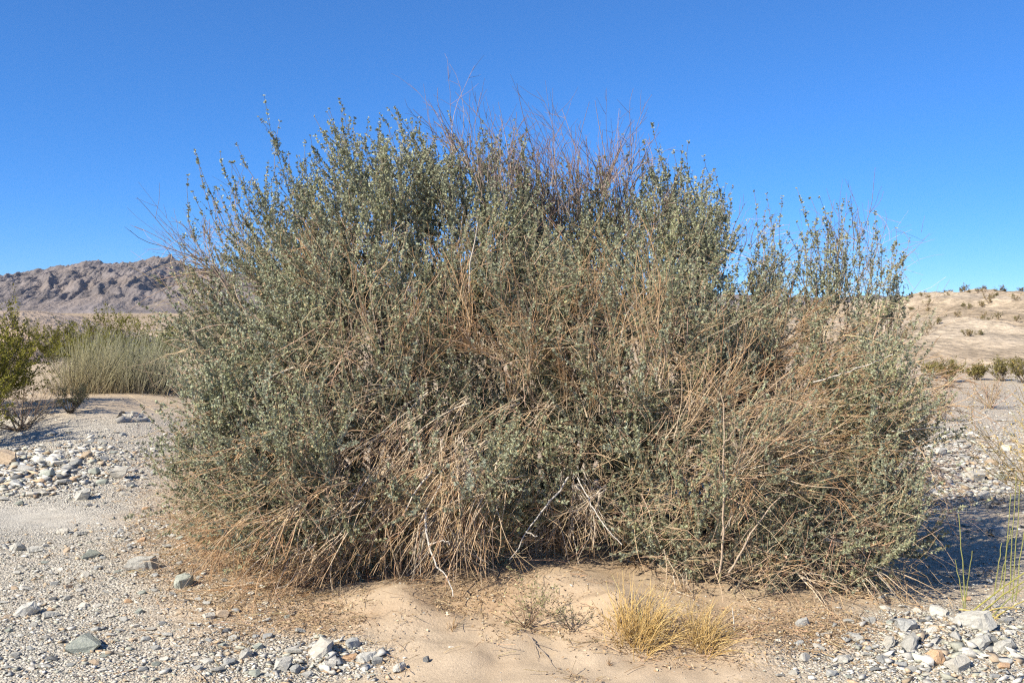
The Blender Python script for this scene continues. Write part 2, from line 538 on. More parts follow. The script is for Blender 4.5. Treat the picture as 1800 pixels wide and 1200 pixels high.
hx = np.linspace(8, 62, 200); hy = np.concatenate([np.linspace(27.5, 64, 125), np.linspace(65, 100, 14)])
X, Y = np.meshgrid(hx, hy)
Z = hill_right(X, Y)
k = fbm(X / 3.5, Y / 7, 77, 4)[..., None]
hc = np.array([0.385, 0.300, 0.205]) * (1 + 0.28 * k)
gy_ = np.clip(0.5 + 1.2 * noise2((X + 0.4 * Y) / 6, Y / 18, 78), 0, 1)[..., None]
hc = hc * (1 - 0.55 * gy_) + np.array([0.36, 0.305, 0.235]) * 0.55 * gy_
heightfield('hill', X, Y, Z, hc, M_HILL)


# ---- left badland mounds between the plants and the plain
def badland(pxs, crest_py, d, depth, col, cap, seed, gull=0.35, foot=None):
    """mound with its crest along the given pixels at distance d"""
    pxs = np.array(pxs, float); cp = np.array(crest_py, float)
    xx = np.linspace((pxs[0] - 900) / F * d, (pxs[-1] - 900) / F * d, 110)
    tt = np.linspace(-1, 1.2, 46)
    X, T = np.meshgrid(xx, tt)
    Y = d + T * depth
    top = CAM_Z + (HOR - np.interp(900 + F * xx / d, pxs, cp)) / F * d
    b = ground_h(X, Y) - 0.25
    s = np.clip(1 - np.abs(np.clip(T, -1, 1)) ** 1.6, 0, 1)
    r = ridged(X / (depth * 0.35), Y / (depth * 0.9), seed, 4)
    Z = b + (top[None] - b) * s * (1 + gull * (r - 1.0) * (1 - s) * 1.6)
    e = np.clip(np.minimum(X - xx[0], xx[-1] - X) / ((xx[-1] - xx[0]) * 0.12), 0, 1)
    Z = b + (Z - b) * smooth(0, 1, e)
    strata = 0.12 * np.sin(Z * 9 + 2 * noise2(X / 5, Y / 5, seed + 4))
    C = np.array(col) * (1 + strata + 0.15 * fbm(X / 2, Y / 2, seed + 2, 3))[..., None]
    cm = smooth(0.72, 0.95, s + 0.12 * noise2(X / 1.5, Y / 1.5, seed + 3))[..., None]
    C = C * (1 - cm) + np.array(cap) * cm
    heightfield('hill', X, Y, Z, C, M_HILL)


badland([-300, -120, -20, 20, 62, 95, 125, 170, 230], [552, 543, 549, 546, 546, 556, 570, 588, 606], 42, 13, (0.44, 0.31, 0.215), (0.40, 0.31, 0.23), 81, .5)
badland([60, 100, 128, 150, 175, 215, 250, 300], [592, 584, 575, 572, 574, 579, 588, 600], 62, 6, (0.46, 0.30, 0.215), (0.31, 0.275, 0.24), 91, 0.6)
badland([210, 240, 265, 290, 330, 380, 460, 520], [592, 586, 579, 576, 572, 574, 582, 600], 75, 9, (0.43, 0.32, 0.225), (0.38, 0.31, 0.24), 101)
badland([-500, -200, 0, 60, 110, 160, 300, 420], [566, 561, 561, 563, 563, 566, 567, 575], 140, 22, (0.40, 0.30, 0.21), (0.36, 0.285, 0.21), 111, 0.2)

# ------------------------------------------------------------------ the big saltbush
# lobes of its crown: photo px, py, distance, half width px, half height px, half depth m, sideways lean, density
LOBES = [
    (450, 800, 6.5, 105, 180, 0.85, -.50, 1.0), (462, 600, 7.1, 90, 120, 0.9, -.65, 1.0), (548, 470, 7.4, 100, 95, 0.85, -.60, .85),
    (670, 420, 7.3, 120, 125, 0.9, -.30, .95), (835, 440, 7.5, 120, 115, 0.9, -.2, .9), (1010, 480, 7.8, 110, 100, 0.8, 0, .7),
    (1165, 465, 7.4, 85, 105, 0.8, -.08, .8), (1290, 620, 7.2, 100, 88, 0.85, .05, .9), (1430, 640, 7.0, 115, 95, 0.75, .08, .75),
    (1470, 770, 6.6, 115, 140, 0.85, .25, 1.0), (1460, 935, 6.05, 130, 120, 0.65, .3, 1.0), (1245, 870, 6.0, 160, 185, 0.7, .05, 1.0),
    (1100, 660, 6.6, 180, 170, 0.9, 0, 1.0), (880, 620, 6.7, 180, 180, 0.9, -.08, 1.0), (650, 620, 6.6, 185, 175, 0.9, -.35, 1.0),
    (560, 850, 5.95, 140, 160, 0.65, -.35, 1.0), (790, 840, 6.15, 170, 140, 0.65, -.1, .9), (1000, 840, 6.35, 150, 120, 0.6, 0, .9),
    (700, 560, 8.4, 230, 210, 0.9, -.2, .32), (1150, 600, 8.4, 250, 200, 0.9, .1, .32), (900, 780, 8.0, 420, 200, 1.0, 0, .26),
    (1520, 1010, 5.85, 80, 60, 0.4, .4, 1.0), (1330, 1020, 5.6, 110, 60, 0.35, 0, 1.0), (840, 960, 6.1, 110, 60, 0.4, 0, .8),
]
LC = np.array([at(l[0], l[1], l[2]) for l in LOBES])
LR = np.array([(l[3] / F * l[2], l[5], l[4] / F * l[2]) for l in LOBES])


def inside(P):
    """smallest normalised lobe radius at each point"""
    q = (P[:, None, :] - LC[None]) / LR[None]
    return np.sqrt((q ** 2).sum(-1))


def front_d(px, py):
    """distance of the crown's front under a photo pixel"""
    ds = np.arange(4.9, 9.0, 0.03)
    P = np.stack([(px - 900) / F * ds, ds, CAM_Z + (HOR - py) / F * ds], -1)
    r = inside(P).min(1)
    k = np.argmax(r < 1.0)
    return ds[k] if r[k] < 1.0 else ds[np.argmin(r)]


# dead fans: px, py, depth offset, picture angle, towards-camera, length, spread, count, bend (right, up), thickness, tone
DEAD = [
    (1010, 725, .05, 90, .25, 1.02, 26, 150, (0, .3), 1.0, 'o'),
    (1000, 640, .05, 80, .2, .7, 32, 90, (0, .2), .9, 'o'),
    (975, 450, .15, 98, .05, 1.12, 17, 230, (-.2, .3), 1.1, 'p'),
    (1070, 420, .15, 86, .05, .95, 26, 170, (.05, .4), 1.1, 'p'),
    (865, 400, .15, 102, .05, .9, 15, 60, (0, .2), 1.0, 'p'),
    (790, 330, .2, 98, .05, .6, 14, 14, (0, .1), .9, 'p'),
    (1130, 420, .2, 60, .05, .6, 28, 26, (.0, .4), .9, 'p'),
    (430, 500, .1, 152, .05, .95, 17, 46, (.0, .35), 1.0, 'p'),
    (410, 430, .1, 122, .05, .6, 14, 18, (.1, .2), .9, 'p'),
    (1290, 480, .2, 75, 0, .5, 25, 22, (0, .3), .9, 'p'),
    (1480, 520, .2, 90, 0, .85, 16, 28, (0, .3), 1.0, 'p'),
    (1340, 520, .2, 70, 0, .7, 18, 18, (0, .3), 1.0, 'p'),
    (725, 690, .05, 103, .2, .95, 12, 70, (0, .1), 1.0, 'o'),
    (850, 560, .05, 100, .2, .65, 18, 60, (0, .1), 1.0, 'o'),
    (620, 470, .1, 100, .1, .5, 18, 25, (0, .1), 1.0, 'o'),
    (865, 745, -.05, 222, .35, 1.05, 26, 240, (0, -.6), 1.15, 't'),
    (790, 800, -.1, 240, .3, .75, 28, 150, (0, -.5), 1.1, 't'),
    (755, 900, -.15, 262, .25, .62, 11, 110, (0, -.3), 1.2, 'g'),
    (1005, 850, -.05, 268, .3, .60, 42, 110, (0, -.4), 1.05, 'w'),
    (1010, 930, -.15, 268, .2, .4, 22, 100, (0, -.2), .9, 'o'),
    (1185, 790, .05, 30, .25, 1.0, 26, 150, (.1, .1), .8, 't'),
    (1290, 735, .0, 14, .25, 1.05, 26, 170, (.1, .0), .75, 'o'),
    (1350, 800, .05, 8, .25, .95, 26, 110, (.1, -.1), .75, 'o'),
    (1420, 690, .05, 24, .2, .8, 16, 60, (.1, .1), .9, 't'),
    (1330, 640, .0, 40, .2, .6, 25, 60, (.1, .1), 1.0, 'o'),
    (565, 605, .0, 214, .3, .55, 12, 30, (0, -.3), 1.1, 't'),
    (765, 690, -.02, 190, .3, .72, 12, 55, (0, -.3), 1.2, 't'),
    (480, 770, .0, 208, .3, .7, 22, 90, (-.1, -.4), 1.0, 'o'),
    (560, 890, -.05, 212, .3, .9, 28, 170, (0, -.5), 1.0, 'o'),
    (650, 960, -.1, 215, .3, .85, 26, 170, (0, -.5), 1.0, 'o'),
    (640, 890, -.05, 235, .3, .6, 25, 90, (0, -.4), 1.0, 't'),
    (420, 900, .0, 215, .2, .6, 30, 90, (0, -.5), 1.0, 'o'),
    (1430, 950, -.05, -32, .3, .65, 24, 80, (.0, -.4), 1.1, 't'),
    (1390, 850, -.02, 12, .3, .5, 18, 36, (0, -.2), 1.1, 't'),
    (1250, 1010, -.05, 70, .2, .5, 30, 40, (0, .0), 1.0, 'o'),
    (1590, 820, .1, -10, .05, .55, 34, 70, (0, -.2), .9, 'p'),
    (1580, 700, .1, 10, .05, .55, 30, 70, (0, -.1), .9, 'o'),
    (1150, 740, -.02, 60, .3, .5, 22, 40, (0, 0), 1.1, 't'),
    (880, 640, .0, 130, .3, .6, 26, 60, (0, 0), 1.0, 'o'),
    (560, 540, .0, 130, .3, .6, 26, 50, (0, 0), .9, 'o'),
    (1130, 930, -.05, 285, .3, .5, 22, 40, (0, -.3), 1.2, 't'),
]
TONES = {'o': ((0.46, 0.34, 0.21), (0.40, 0.24, 0.12)), 't': ((0.56, 0.46, 0.33), (0.47, 0.31, 0.17)), 'p': ((0.33, 0.26, 0.21), (0.27, 0.185, 0.15)),
         'g': ((0.40, 0.36, 0.30), (0.33, 0.27, 0.20)), 'w': ((0.62, 0.55, 0.45), (0.50, 0.36, 0.22))}
BUSH0 = np.array([0.1, 6.9, float(ground_h(0.1, 6.9))])
bush = empty('saltbush', BUSH0)
tag(bush, 'huge grey green desert saltbush with tan dead twigs on a sand mound', 'bush')

# where dead fans lie, so that live foliage gives way to them
dead_mid = []
for (px, py, do, ang, tw, ln, sp, n, bd, th, tn) in DEAD:
    a = math.radians(ang)
    d = front_d(px, py)
    m = at(px, py, d + do) + np.array([math.cos(a), -tw, math.sin(a)]) * ln * 0.55
    if tn != 'p':
        dead_mid.append((*m, ln * 0.27 * (1.3 if n > 100 else .8)))
dead_mid = np.array(dead_mid)

ROOTS = np.array([[-1.0, 6.6], [-0.5, 7.0], [0.1, 6.9], [0.7, 7.1], [1.3, 6.6], [1.8, 6.7], [-1.5, 6.9], [0.3, 7.6]])
LEAF_BASE = np.array([0.325, 0.337, 0.214])
wood_c = (0.27, 0.21, 0.15)

for li, l in enumerate(LOBES):
    c, r, lean, dens = LC[li], LR[li], l[6], l[7]
    area = 4 * np.pi * ((r[0] * r[1]) ** 1.6 / 3 + (r[0] * r[2]) ** 1.6 / 3 + (r[1] * r[2]) ** 1.6 / 3) ** (1 / 1.6)
    n = int(area * 20.5 * dens)
    u = rdir(n * 3)
    keep = rng.uniform(size=len(u)) < np.where(u[:, 1] > 0.35, 0.16, 1.0)
    u = u[keep][:n]
    P = c + u * r * rng.uniform(0.72, 1.02, (len(u), 1))
    q = inside(P); q[:, li] = 9
    ok = q.min(1) > 0.78
    ok &= P[:, 2] > ground_h(P[:, 0], P[:, 1]) + 0.10
    if len(dead_mid):
        dd = np.linalg.norm(P[:, None, :] - dead_mid[None, :, :3], axis=2) / dead_mid[None, :, 3]
        ok &= (dd.min(1) > 1) | (rng.uniform(size=len(P)) < 0.72)
    gap = noise2(P[:, 0] * 1.9 + 3, P[:, 2] * 1.9 + P[:, 1] * .6, 401) + .4 * noise2(P[:, 0] * 4.4, P[:, 2] * 4.4, 402)
    ok &= (gap > -.30) | (rng.uniform(size=len(P)) < .28)
    P, u = P[ok], u[ok]
    N = len(P)
    wood, fol = Mesh(), Mesh()
    # stems from the root crown into the lobe
    ns = 7
    rt = ROOTS[np.argsort(np.abs(ROOTS[:, 0] - c[0]))[:3]][rng.integers(0, 3, ns)]
    s0 = np.stack([rt[:, 0] + rng.normal(size=ns) * .1, rt[:, 1] + rng.normal(size=ns) * .1, np.zeros(ns)], 1)
    s0[:, 2] = ground_h(s0[:, 0], s0[:, 1]) - 0.03
    s1 = c + rdir(ns) * r * 0.6
    tt = np.linspace(0, 1, 8)[None, :, None]
    mid = (s0 + s1) / 2 + np.array([0, 0, .25]) + rng.normal(size=(ns, 3)) * .12
    S = (1 - tt) ** 2 * s0[:, None] + 2 * tt * (1 - tt) * mid[:, None] + tt ** 2 * s1[:, None]
    S += rng.normal(size=S.shape) * 0.015
    tubes(wood, S, np.linspace(0.016, 0.006, 8)[None].repeat(ns, 0) * rng.uniform(.7, 1.3, (ns, 1)), vary(wood_c, ns), 5)
    if N:
        rel = np.clip((P[:, 2] - 0.3) / 2.0, 0, 1)[:, None]
        up = np.zeros((N, 3)); up[:, 2] = 0.55 + 0.75 * rel[:, 0]
        up[:, 0] = lean * 0.9
        g = nrm(0.75 * u * np.array([1, .8, .8]) + up + rng.normal(size=(N, 3)) * 0.22)
        L = rng.uniform(0.5, 0.85, N)
        axis = curve_strands(P - g * L[:, None] * 0.72, g, L, 6, np.tile([lean * .1, 0, 0.15], (N, 1)), 0.05)
        tubes(wood, axis, np.linspace(0.0042, 0.0013, 6)[None].repeat(N, 0), vary((0.30, 0.24, 0.17), N, .2))
        # side shoots
        K = 13
        ti = rng.uniform(0.2, 0.97, (N, K))
        ti[:, 0] = 0.98
        seg = np.minimum((ti * 5).astype(int), 4)
        fr = ti * 5 - seg
        rows = np.arange(N)[:, None]
        B = (axis[rows, seg] * (1 - fr[..., None]) + axis[rows, seg + 1] * fr[..., None]).reshape(-1, 3)
        D = nrm(axis[rows, seg + 1] - axis[rows, seg]).reshape(-1, 3)
        D = nrm(cone_dirs(D, 12, 52) + np.array([0, 0, .12]))
        NS = len(B)
        SL = rng.uniform(0.13, 0.36, NS)
        sh = curve_strands(B, D, SL, 5, np.tile([0, 0, .25], (NS, 1)), 0.09)
        tubes(wood, sh[:, ::2], np.linspace(0.0019, 0.0008, 3)[None].repeat(NS, 0), vary((0.33, 0.27, 0.19), NS, .2))
        # leaf clusters at nodes along shoots and along the plume's axis
        plume_tone = np.repeat(rng.normal(size=N) * 0.11, K)
        plume_yel = np.repeat(rng.normal(size=N), K)
        def dress(S_, tone, yel, spacing, lsize):
            n_, k_, _ = S_.shape
            length = np.linalg.norm(S_[:, 1:] - S_[:, :-1], axis=2).sum(1)
            cnt = np.maximum((length / spacing).astype(int), 2)
            who = np.repeat(np.arange(n_), cnt)
            t = rng.uniform(0.04, 1.0, len(who)) * (k_ - 1)
            s_ = np.minimum(t.astype(int), k_ - 2); f_ = (t - s_)[:, None]
            A = S_[who, s_]; Bq = S_[who, s_ + 1]
            C = A * (1 - f_) + Bq * f_
            T = nrm(Bq - A)
            who3 = np.repeat(np.arange(len(who)), 3)
            Cc = C[who3]; Tc = T[who3]
            dirs = cone_dirs(Tc, 25, 85)
            m = len(Cc)
            ll = rng.uniform(0.013, 0.027, m) * lsize
            col = LEAF_BASE * (1 + tone[who][who3] + rng.normal(size=m) * 0.14)[:, None]
            yl = np.clip(0.25 * yel[who][who3] + rng.normal(size=m) * .35, -1, 1)[:, None]
            col = col * (1 + yl * np.array([0.10, 0.06, -0.16]))
            old = rng.uniform(size=m) < 0.07
            col[old] = vary((0.46, 0.33, 0.20), int(old.sum()))
            blades(fol, Cc + rng.normal(size=(m, 3)) * .003, dirs, ll, ll * rng.uniform(0.6, 0.95, m), np.clip(col, .01, 1))
        dress(sh, plume_tone, plume_yel, 0.0112, 0.79)
        dress(axis[:, 2:], rng.normal(size=N) * .1, rng.normal(size=N), 0.016, 0.79)
    br = wood.build('branch', M_WOOD, bush, BUSH0)
    if fol.n:
        fo = fol.build('foliage', M_LEAF, br, BUSH0)
        fo['kind'] = 'stuff'

# long leafy wands that stand out above the crown: base px, py, tip px, py, distance
WANDS = [(530, 330, 465, 170, 7.3), (545, 330, 490, 215, 7.3), (440, 400, 345, 265, 7.2), (400, 440, 330, 310, 7.1), (470, 380, 390, 265, 7.3), (500, 370, 418, 250, 7.3),
         (570, 330, 545, 240, 7.3), (660, 300, 598, 176, 7.2), (650, 310, 583, 190, 7.3), (690, 310, 655, 205, 7.2), (720, 290, 685, 192, 7.4), (740, 300, 700, 200, 7.4),
         (770, 300, 738, 212, 7.4), (650, 350, 580, 230, 7.1), (630, 370, 575, 255, 7.2), (840, 310, 795, 195, 7.4), (870, 320, 850, 225, 7.4), (930, 330, 905, 212, 7.5),
         (1210, 350, 1150, 215, 7.2), (1215, 350, 1212, 245, 7.2), (1240, 370, 1235, 275, 7.2), (1190, 370, 1130, 280, 7.3), (1258, 400, 1256, 295, 7.1),
         (1330, 480, 1325, 338, 7.0), (1360, 480, 1345, 340, 7.0), (1395, 480, 1372, 345, 7.1), (1450, 460, 1398, 332, 7.0), (1450, 480, 1435, 350, 6.9), (1500, 480, 1480, 350, 6.9),
         (1510, 490, 1515, 390, 6.9), (1535, 500, 1535, 395, 6.9), (1550, 510, 1575, 402, 6.9), (1560, 530, 1586, 440, 6.9), (1575, 560, 1590, 505, 6.9), (1470, 480, 1460, 372, 6.8),
         (1420, 490, 1415, 400, 6.9), (350, 470, 318, 395, 7.0), (370, 520, 305, 470, 6.9), (600, 350, 560, 300, 7.2), (790, 320, 760, 245, 7.5)]
wm, wf = Mesh(), Mesh()
TOPX = [330, 400, 470, 560, 620, 700, 800, 900, 1000, 1100, 1160, 1250, 1300, 1400, 1500, 1580]
TOPY = [470, 415, 380, 345, 295, 280, 300, 330, 380, 350, 320, 360, 470, 450, 455, 500]
for _ in range(62):
    bx = rng.uniform(350, 1580)
    by = np.interp(bx, TOPX, TOPY) + rng.uniform(0, 60)
    le = np.interp(bx, [330, 600, 900, 1200, 1580], [-.75, -.45, -.3, -.1, .08]) + rng.normal() * .12
    h_ = rng.uniform(60, 125)
    WANDS.append((bx, by, bx + le * h_, by - h_, rng.uniform(6.9, 7.5)))
for (bx, by, tx, ty, d) in WANDS:
    for rep in range(2):
        j = rng.normal(size=4) * (0 if rep == 0 else 16)
        p0 = at(bx + j[0], by + 70 + j[1], d + .1 * rng.normal())
        p1 = at(tx + j[2], ty + (0 if rep == 0 else abs(j[3]) * 2 + 15), d - .05 + .1 * rng.normal())
        tt = np.linspace(0, 1, 9)[:, None]
        P = p0 * (1 - tt) + p1 * tt + np.sin(tt * np.pi) * np.array([.045, .02, 0]) * rng.normal() + np.sin(tt * 6 + rng.uniform(0, 6)) * .012 * rng.normal() + rng.normal(size=(9, 3)) * .006
        tubes(wm, P[None], np.linspace(0.0038, .0014, 9)[None], vary((0.24, 0.20, 0.15), 1))
        ln = np.linalg.norm(p1 - p0)
        nn = int(ln / 0.022)
        t = np.sort(rng.uniform(0.05, 1, nn)) * 8
        t = np.append(t[np.sin(t * rng.uniform(1.6, 3.2) + rng.uniform(0, 6)) > -.62], 7.95)
        s = np.minimum(t.astype(int), 7); f = (t - s)[:, None]
        C = P[s] * (1 - f) + P[s + 1] * f
        T = nrm(P[s + 1] - P[s])
        # short spurs on the lower half
        sp = t < 6.5
        SB = curve_strands(C[sp], cone_dirs(T[sp], 25, 50), rng.uniform(.02, .20, sp.sum()) * (1 - t[sp] / 9), 4, np.tile([0, 0, .3], (sp.sum(), 1)), .1)
        tubes(wm, SB, np.linspace(.0016, .0008, 4)[None].repeat(len(SB), 0), vary((0.26, 0.21, 0.15), len(SB)))
        for (CC, TT, kk) in ((C, T, 4), (SB[:, 1:].reshape(-1, 3), np.repeat(nrm(SB[:, -1] - SB[:, 0]), 3, 0), 2)):
            CC = np.repeat(CC, kk, 0); TT = np.repeat(TT, kk, 0)
            m = len(CC)
            ll = rng.uniform(.012, .022, m)
            leaves(wf, CC, cone_dirs(TT, 30, 85), ll, ll * rng.uniform(.5, .72, m), np.clip(LEAF_BASE * (1 + rng.normal(size=(m, 1)) * .14), .01, 1))
b_ = wm.build('upright_shoot', M_WOOD, bush, BUSH0)
wf.build('foliage', M_LEAF, b_, BUSH0)['kind'] = 'stuff'

# dead branches
for (px, py, do, ang, tw, ln, sp, n, bd, th, tn) in DEAD:
    m = Mesh()
    a = math.radians(ang)
    d = front_d(px, py)
    o = at(px, py, d + do)
    n = max(8, int(n * 0.72))
    ax = np.array([math.cos(a), -tw, math.sin(a)])
    ncl = max(5, n // 6)                                        # the fan is made of small sprays
    cd = cone_dirs(np.tile(ax, (ncl, 1)), 0, sp * 1.15)
    jit = np.array([.12, .10, .07]) if tn == 'p' else np.array([.24, .10, .15])
    co = o + cd * (rng.uniform(0, .5, ncl) * ln)[:, None] + np.clip(rng.normal(size=(ncl, 3)), -1.6, 1.6) * ln * jit
    if tn != 'p':
        co[:, 1] = [front_d(*to_px(q_[0], q_[1], q_[2])) + rng.uniform(-.06, .14) for q_ in co]
    cb = rng.normal(size=(ncl, 3)) * .35
    w_ = rng.integers(0, ncl, n)
    D = cone_dirs(cd[w_], 2, 32)
    L = ln * rng.uniform(0.25, 0.72, n)
    P0 = co[w_] + rng.normal(size=(n, 3)) * .018
    bend = np.tile([bd[0], 0, bd[1]], (n, 1)) * rng.uniform(.2, 1.5, (n, 1)) + cb[w_] + rng.normal(size=(n, 3)) * .35
    S = curve_strands(P0, D, L, 8, bend, 0.11)
    S[:, :, 2] = np.maximum(S[:, :, 2], ground_h(S[:, :, 0], S[:, :, 1]) + 0.01)
    c0, c1 = np.array(TONES[tn][0]), np.array(TONES[tn][1])
    thick = rng.uniform(.55, 1.35, n) * th
    thick[: max(1, n // 34)] *= 1.8
    w = np.linspace(0, 1, 8)
    whit = np.clip(rng.normal(size=n) * .3 - .08 + (thick > 1.6) * .5, 0, .8) * (0.25 if tn == 'p' else 1)
    base = (c0[None, None] * (1 - w[None, :, None]) + c1[None, None] * w[None, :, None]) * (1 + rng.normal(size=(n, 1, 1)) * .18)
    base = base * (1 - whit[:, None, None]) + np.array([.60, .55, .46]) * whit[:, None, None]
    tubes(m, S, (0.0030 * thick)[:, None] * np.linspace(1, .38, 8)[None], np.clip(base, .02, 1))
    # side twigs
    k = 3
    si = rng.integers(1, 7, (n, k))
    B = S[np.arange(n)[:, None], si].reshape(-1, 3)
    T = nrm(S[np.arange(n)[:, None], si + 1] - S[np.arange(n)[:, None], si]).reshape(-1, 3)
    sd = cone_dirs(T, 15, 50)
    sl = np.repeat(L, k) * rng.uniform(.12, .42, n * k)
    Q = curve_strands(B, sd, sl, 5, np.repeat(bend, k, 0) * .5, .1)
    Q[:, :, 2] = np.maximum(Q[:, :, 2], ground_h(Q[:, :, 0], Q[:, :, 1]) + 0.008)
    tubes(m, Q, np.repeat(.0016 * thick ** .5, k)[:, None] * np.linspace(1, .5, 5)[None], vary(c1, n * k, .2))
    m.build('dead_twigs', M_WOOD, bush, BUSH0)['kind'] = 'stuff'

# scattered single dead twigs through the front of the crown
m = Mesh()
n = 5600
px = rng.uniform(320, 1590, n); py = rng.uniform(420, 1040, n)
d = np.array([front_d(a_, b2) for a_, b2 in zip(px[:700], py[:700])])
d = np.concatenate([d] * 8)
px = np.concatenate([px[:700]] * 8) + rng.normal(size=n) * 32; py = np.concatenate([py[:700]] * 8) + rng.normal(size=n) * 25
P0 = np.stack([(px - 900) / F * d, d + rng.uniform(-.02, .15, n), CAM_Z + (HOR - py) / F * d], 1)
P0[:, 2] = np.maximum(P0[:, 2], ground_h(P0[:, 0], P0[:, 1]) + .02)
dd = np.stack([rng.normal(size=n) * .6 + (px - 900) / 900, -rng.uniform(.1, .6, n), rng.uniform(-.5, 1.0, n)], 1)
S = curve_strands(P0, dd, rng.uniform(.10, .42, n), 4, rng.normal(size=(n, 3)) * .6, .16)
tubes(m, S, rng.uniform(.0009, .0021, n)[:, None] * np.linspace(1, .5, 4)[None], vary((.52, .38, .24), n, .25))
tag(m.build('loose_dead_twigs', M_WOOD, bush, BUSH0), kind='stuff')


def stick(M, pts, r0, r1, col, n=14, wob=.004, sides=6):
    pts = np.array(pts, float)
    s = np.concatenate([[0], np.cumsum(np.linalg.norm(np.diff(pts, axis=0), axis=1))])
    t = np.linspace(0, s[-1], n)
    P = np.stack([np.interp(t, s, pts[:, k]) for k in range(3)], 1)
    P[1:-1] = (P[:-2] + 2 * P[1:-1] + P[2:]) / 4
    P += rng.normal(size=P.shape) * wob
    tubes(M, P[None], np.linspace(r0, r1, n)[None], np.array([col], float), sides)


white = (.52, .47, .40)
for lab, r, lines in [
    ('bare white twig hanging down at the front', .0065, [[(748, 900, 5.45), (750, 955, 5.38), (768, 1000, 5.3), (786, 1015, 5.27), (796, 1050, 5.2)], [(752, 960, 5.37), (775, 951, 5.33), (792, 958, 5.28)]]),
    ('pale leaning bare stems in the dark hollow', .006, [[(1000, 840, 5.75), (960, 890, 5.65), (925, 935, 5.6), (896, 988, 5.55)], [(925, 935, 5.6), (945, 945, 5.55)], [(1015, 840, 5.7), (1040, 890, 5.6), (1070, 935, 5.5), (1095, 957, 5.45)]]),
    ('upright tan bare stem', .0065, [[(1268, 1010, 5.25), (1272, 900, 5.25), (1272, 790, 5.27), (1276, 720, 5.3), (1266, 690, 5.3)], [(1272, 785, 5.27), (1292, 755, 5.27)], [(1270, 940, 5.25), (1290, 905, 5.25)]]),
    ('pale forked stem', .0048, [[(1430, 672, 6.0), (1480, 658, 5.95), (1520, 642, 5.9), (1570, 625, 5.85)], [(1500, 770, 5.9), (1560, 762, 5.85), (1580, 758, 5.8), (1612, 730, 5.8)], [(1580, 758, 5.8), (1700, 745, 5.75), (1740, 730, 5.7)]]),
    ('tan diagonal stem', .006, [[(1285, 1010, 5.25), (1320, 940, 5.3), (1365, 880, 5.35), (1400, 850, 5.4)]]),
    ('pale twig at the left edge', .006, [[(310, 830, 6.3), (360, 805, 6.2), (405, 785, 6.1), (420, 778, 6.1)]]),
]:
    m = Mesh()
    for k, pl in enumerate(lines):
        stick(m, [at(*p) for p in pl], r * (1 if k == 0 else .6), r * .4, np.array(white) * (0.8 if 'tan' in lab else 1) * (np.array([1, .85, .7]) if 'tan' in lab else 1))
    o = m.build('bare_stem', M_WOOD, bush, BUSH0)
    o['label'] = lab

# ------------------------------------------------------------------ other plants
def shrub(name, base, rx, rz, n_st, n_tw, leaf_n, leaf_len, leaf_col, wood_col, label, cat, group=None, droop=0.0, parts=True, spread=(8, 62), lw=.5, lr=.008, gaps=1.0):
    """open desert shrub: stems fan out from the base, twigs with leaves at their ends"""
    base = np.asarray(base, float)
    wd, fl = Mesh(), Mesh()
    D = cone_dirs(np.tile([0, 0, 1.0], (n_st, 1)), *spread)
    sc = np.sqrt((D[:, 0] ** 2 + D[:, 1] ** 2)) * rx + np.abs(D[:, 2]) * rz
    S = curve_strands(base + rng.normal(size=(n_st, 3)) * [rx * .06, rx * .06, 0], D, sc * rng.uniform(.7, 1.05, n_st), 7, np.tile([0, 0, .25 - droop], (n_st, 1)), .09)
    tubes(wd, S, np.linspace(lr, lr * .3, 7)[None].repeat(n_st, 0), vary(wood_col, n_st, .2))
    who = rng.integers(0, n_st, n_tw); si = rng.integers(2, 6, n_tw)
    B = S[who, si]; T = nrm(S[who, si + 1] - S[who, si])
    Q = curve_strands(B, cone_dirs(T, 12, 55), rng.uniform(.15, .42, n_tw) * max(rx, rz), 5, np.tile([0, 0, .2 - droop], (n_tw, 1)), .12)
    tubes(wd, Q, np.linspace(lr * .32, lr * .15, 5)[None].repeat(n_tw, 0), vary(wood_col, n_tw, .2))
    if leaf_n:
        w = rng.integers(0, n_tw, leaf_n)
        t = rng.uniform(1.0, 4.0, leaf_n); s = np.minimum(t.astype(int), 3); f = (t - s)[:, None]
        C = Q[w, s] * (1 - f) + Q[w, s + 1] * f + rng.normal(size=(leaf_n, 3)) * leaf_len * .5
        ll = leaf_len * rng.uniform(.6, 1.3, leaf_n)
        tone = (rng.normal(size=n_tw) * .15)[w]
        leaves(fl, C, nrm(nrm(Q[w, s + 1] - Q[w, s]) + rdir(leaf_n) * .9), ll, ll * lw, np.clip(np.array(leaf_col) * (1 + tone + rng.normal(size=leaf_n) * .15)[:, None], .005, 1))
    if parts:
        t = empty(name, base)
        tag(t, label, cat, group)
        wd.build('stems', M_WOOD, t, base)
        if leaf_n:
            fl.build('foliage', M_LEAF, t, base)['kind'] = 'stuff'
        return t
    if leaf_n:
        fl.f3 = [f_ for f_ in fl.f3]
        wd.add(np.concatenate(fl.v), np.concatenate(fl.f3), np.concatenate(fl.c))
    return tag(wd.build(name, M_LEAF, None, base), label, cat, group)


CREO = (0.200, 0.185, 0.030)
def on(px, d):
    x = (px - 900) / F * d
    return np.array([x, d, float(ground_h(x, d))])

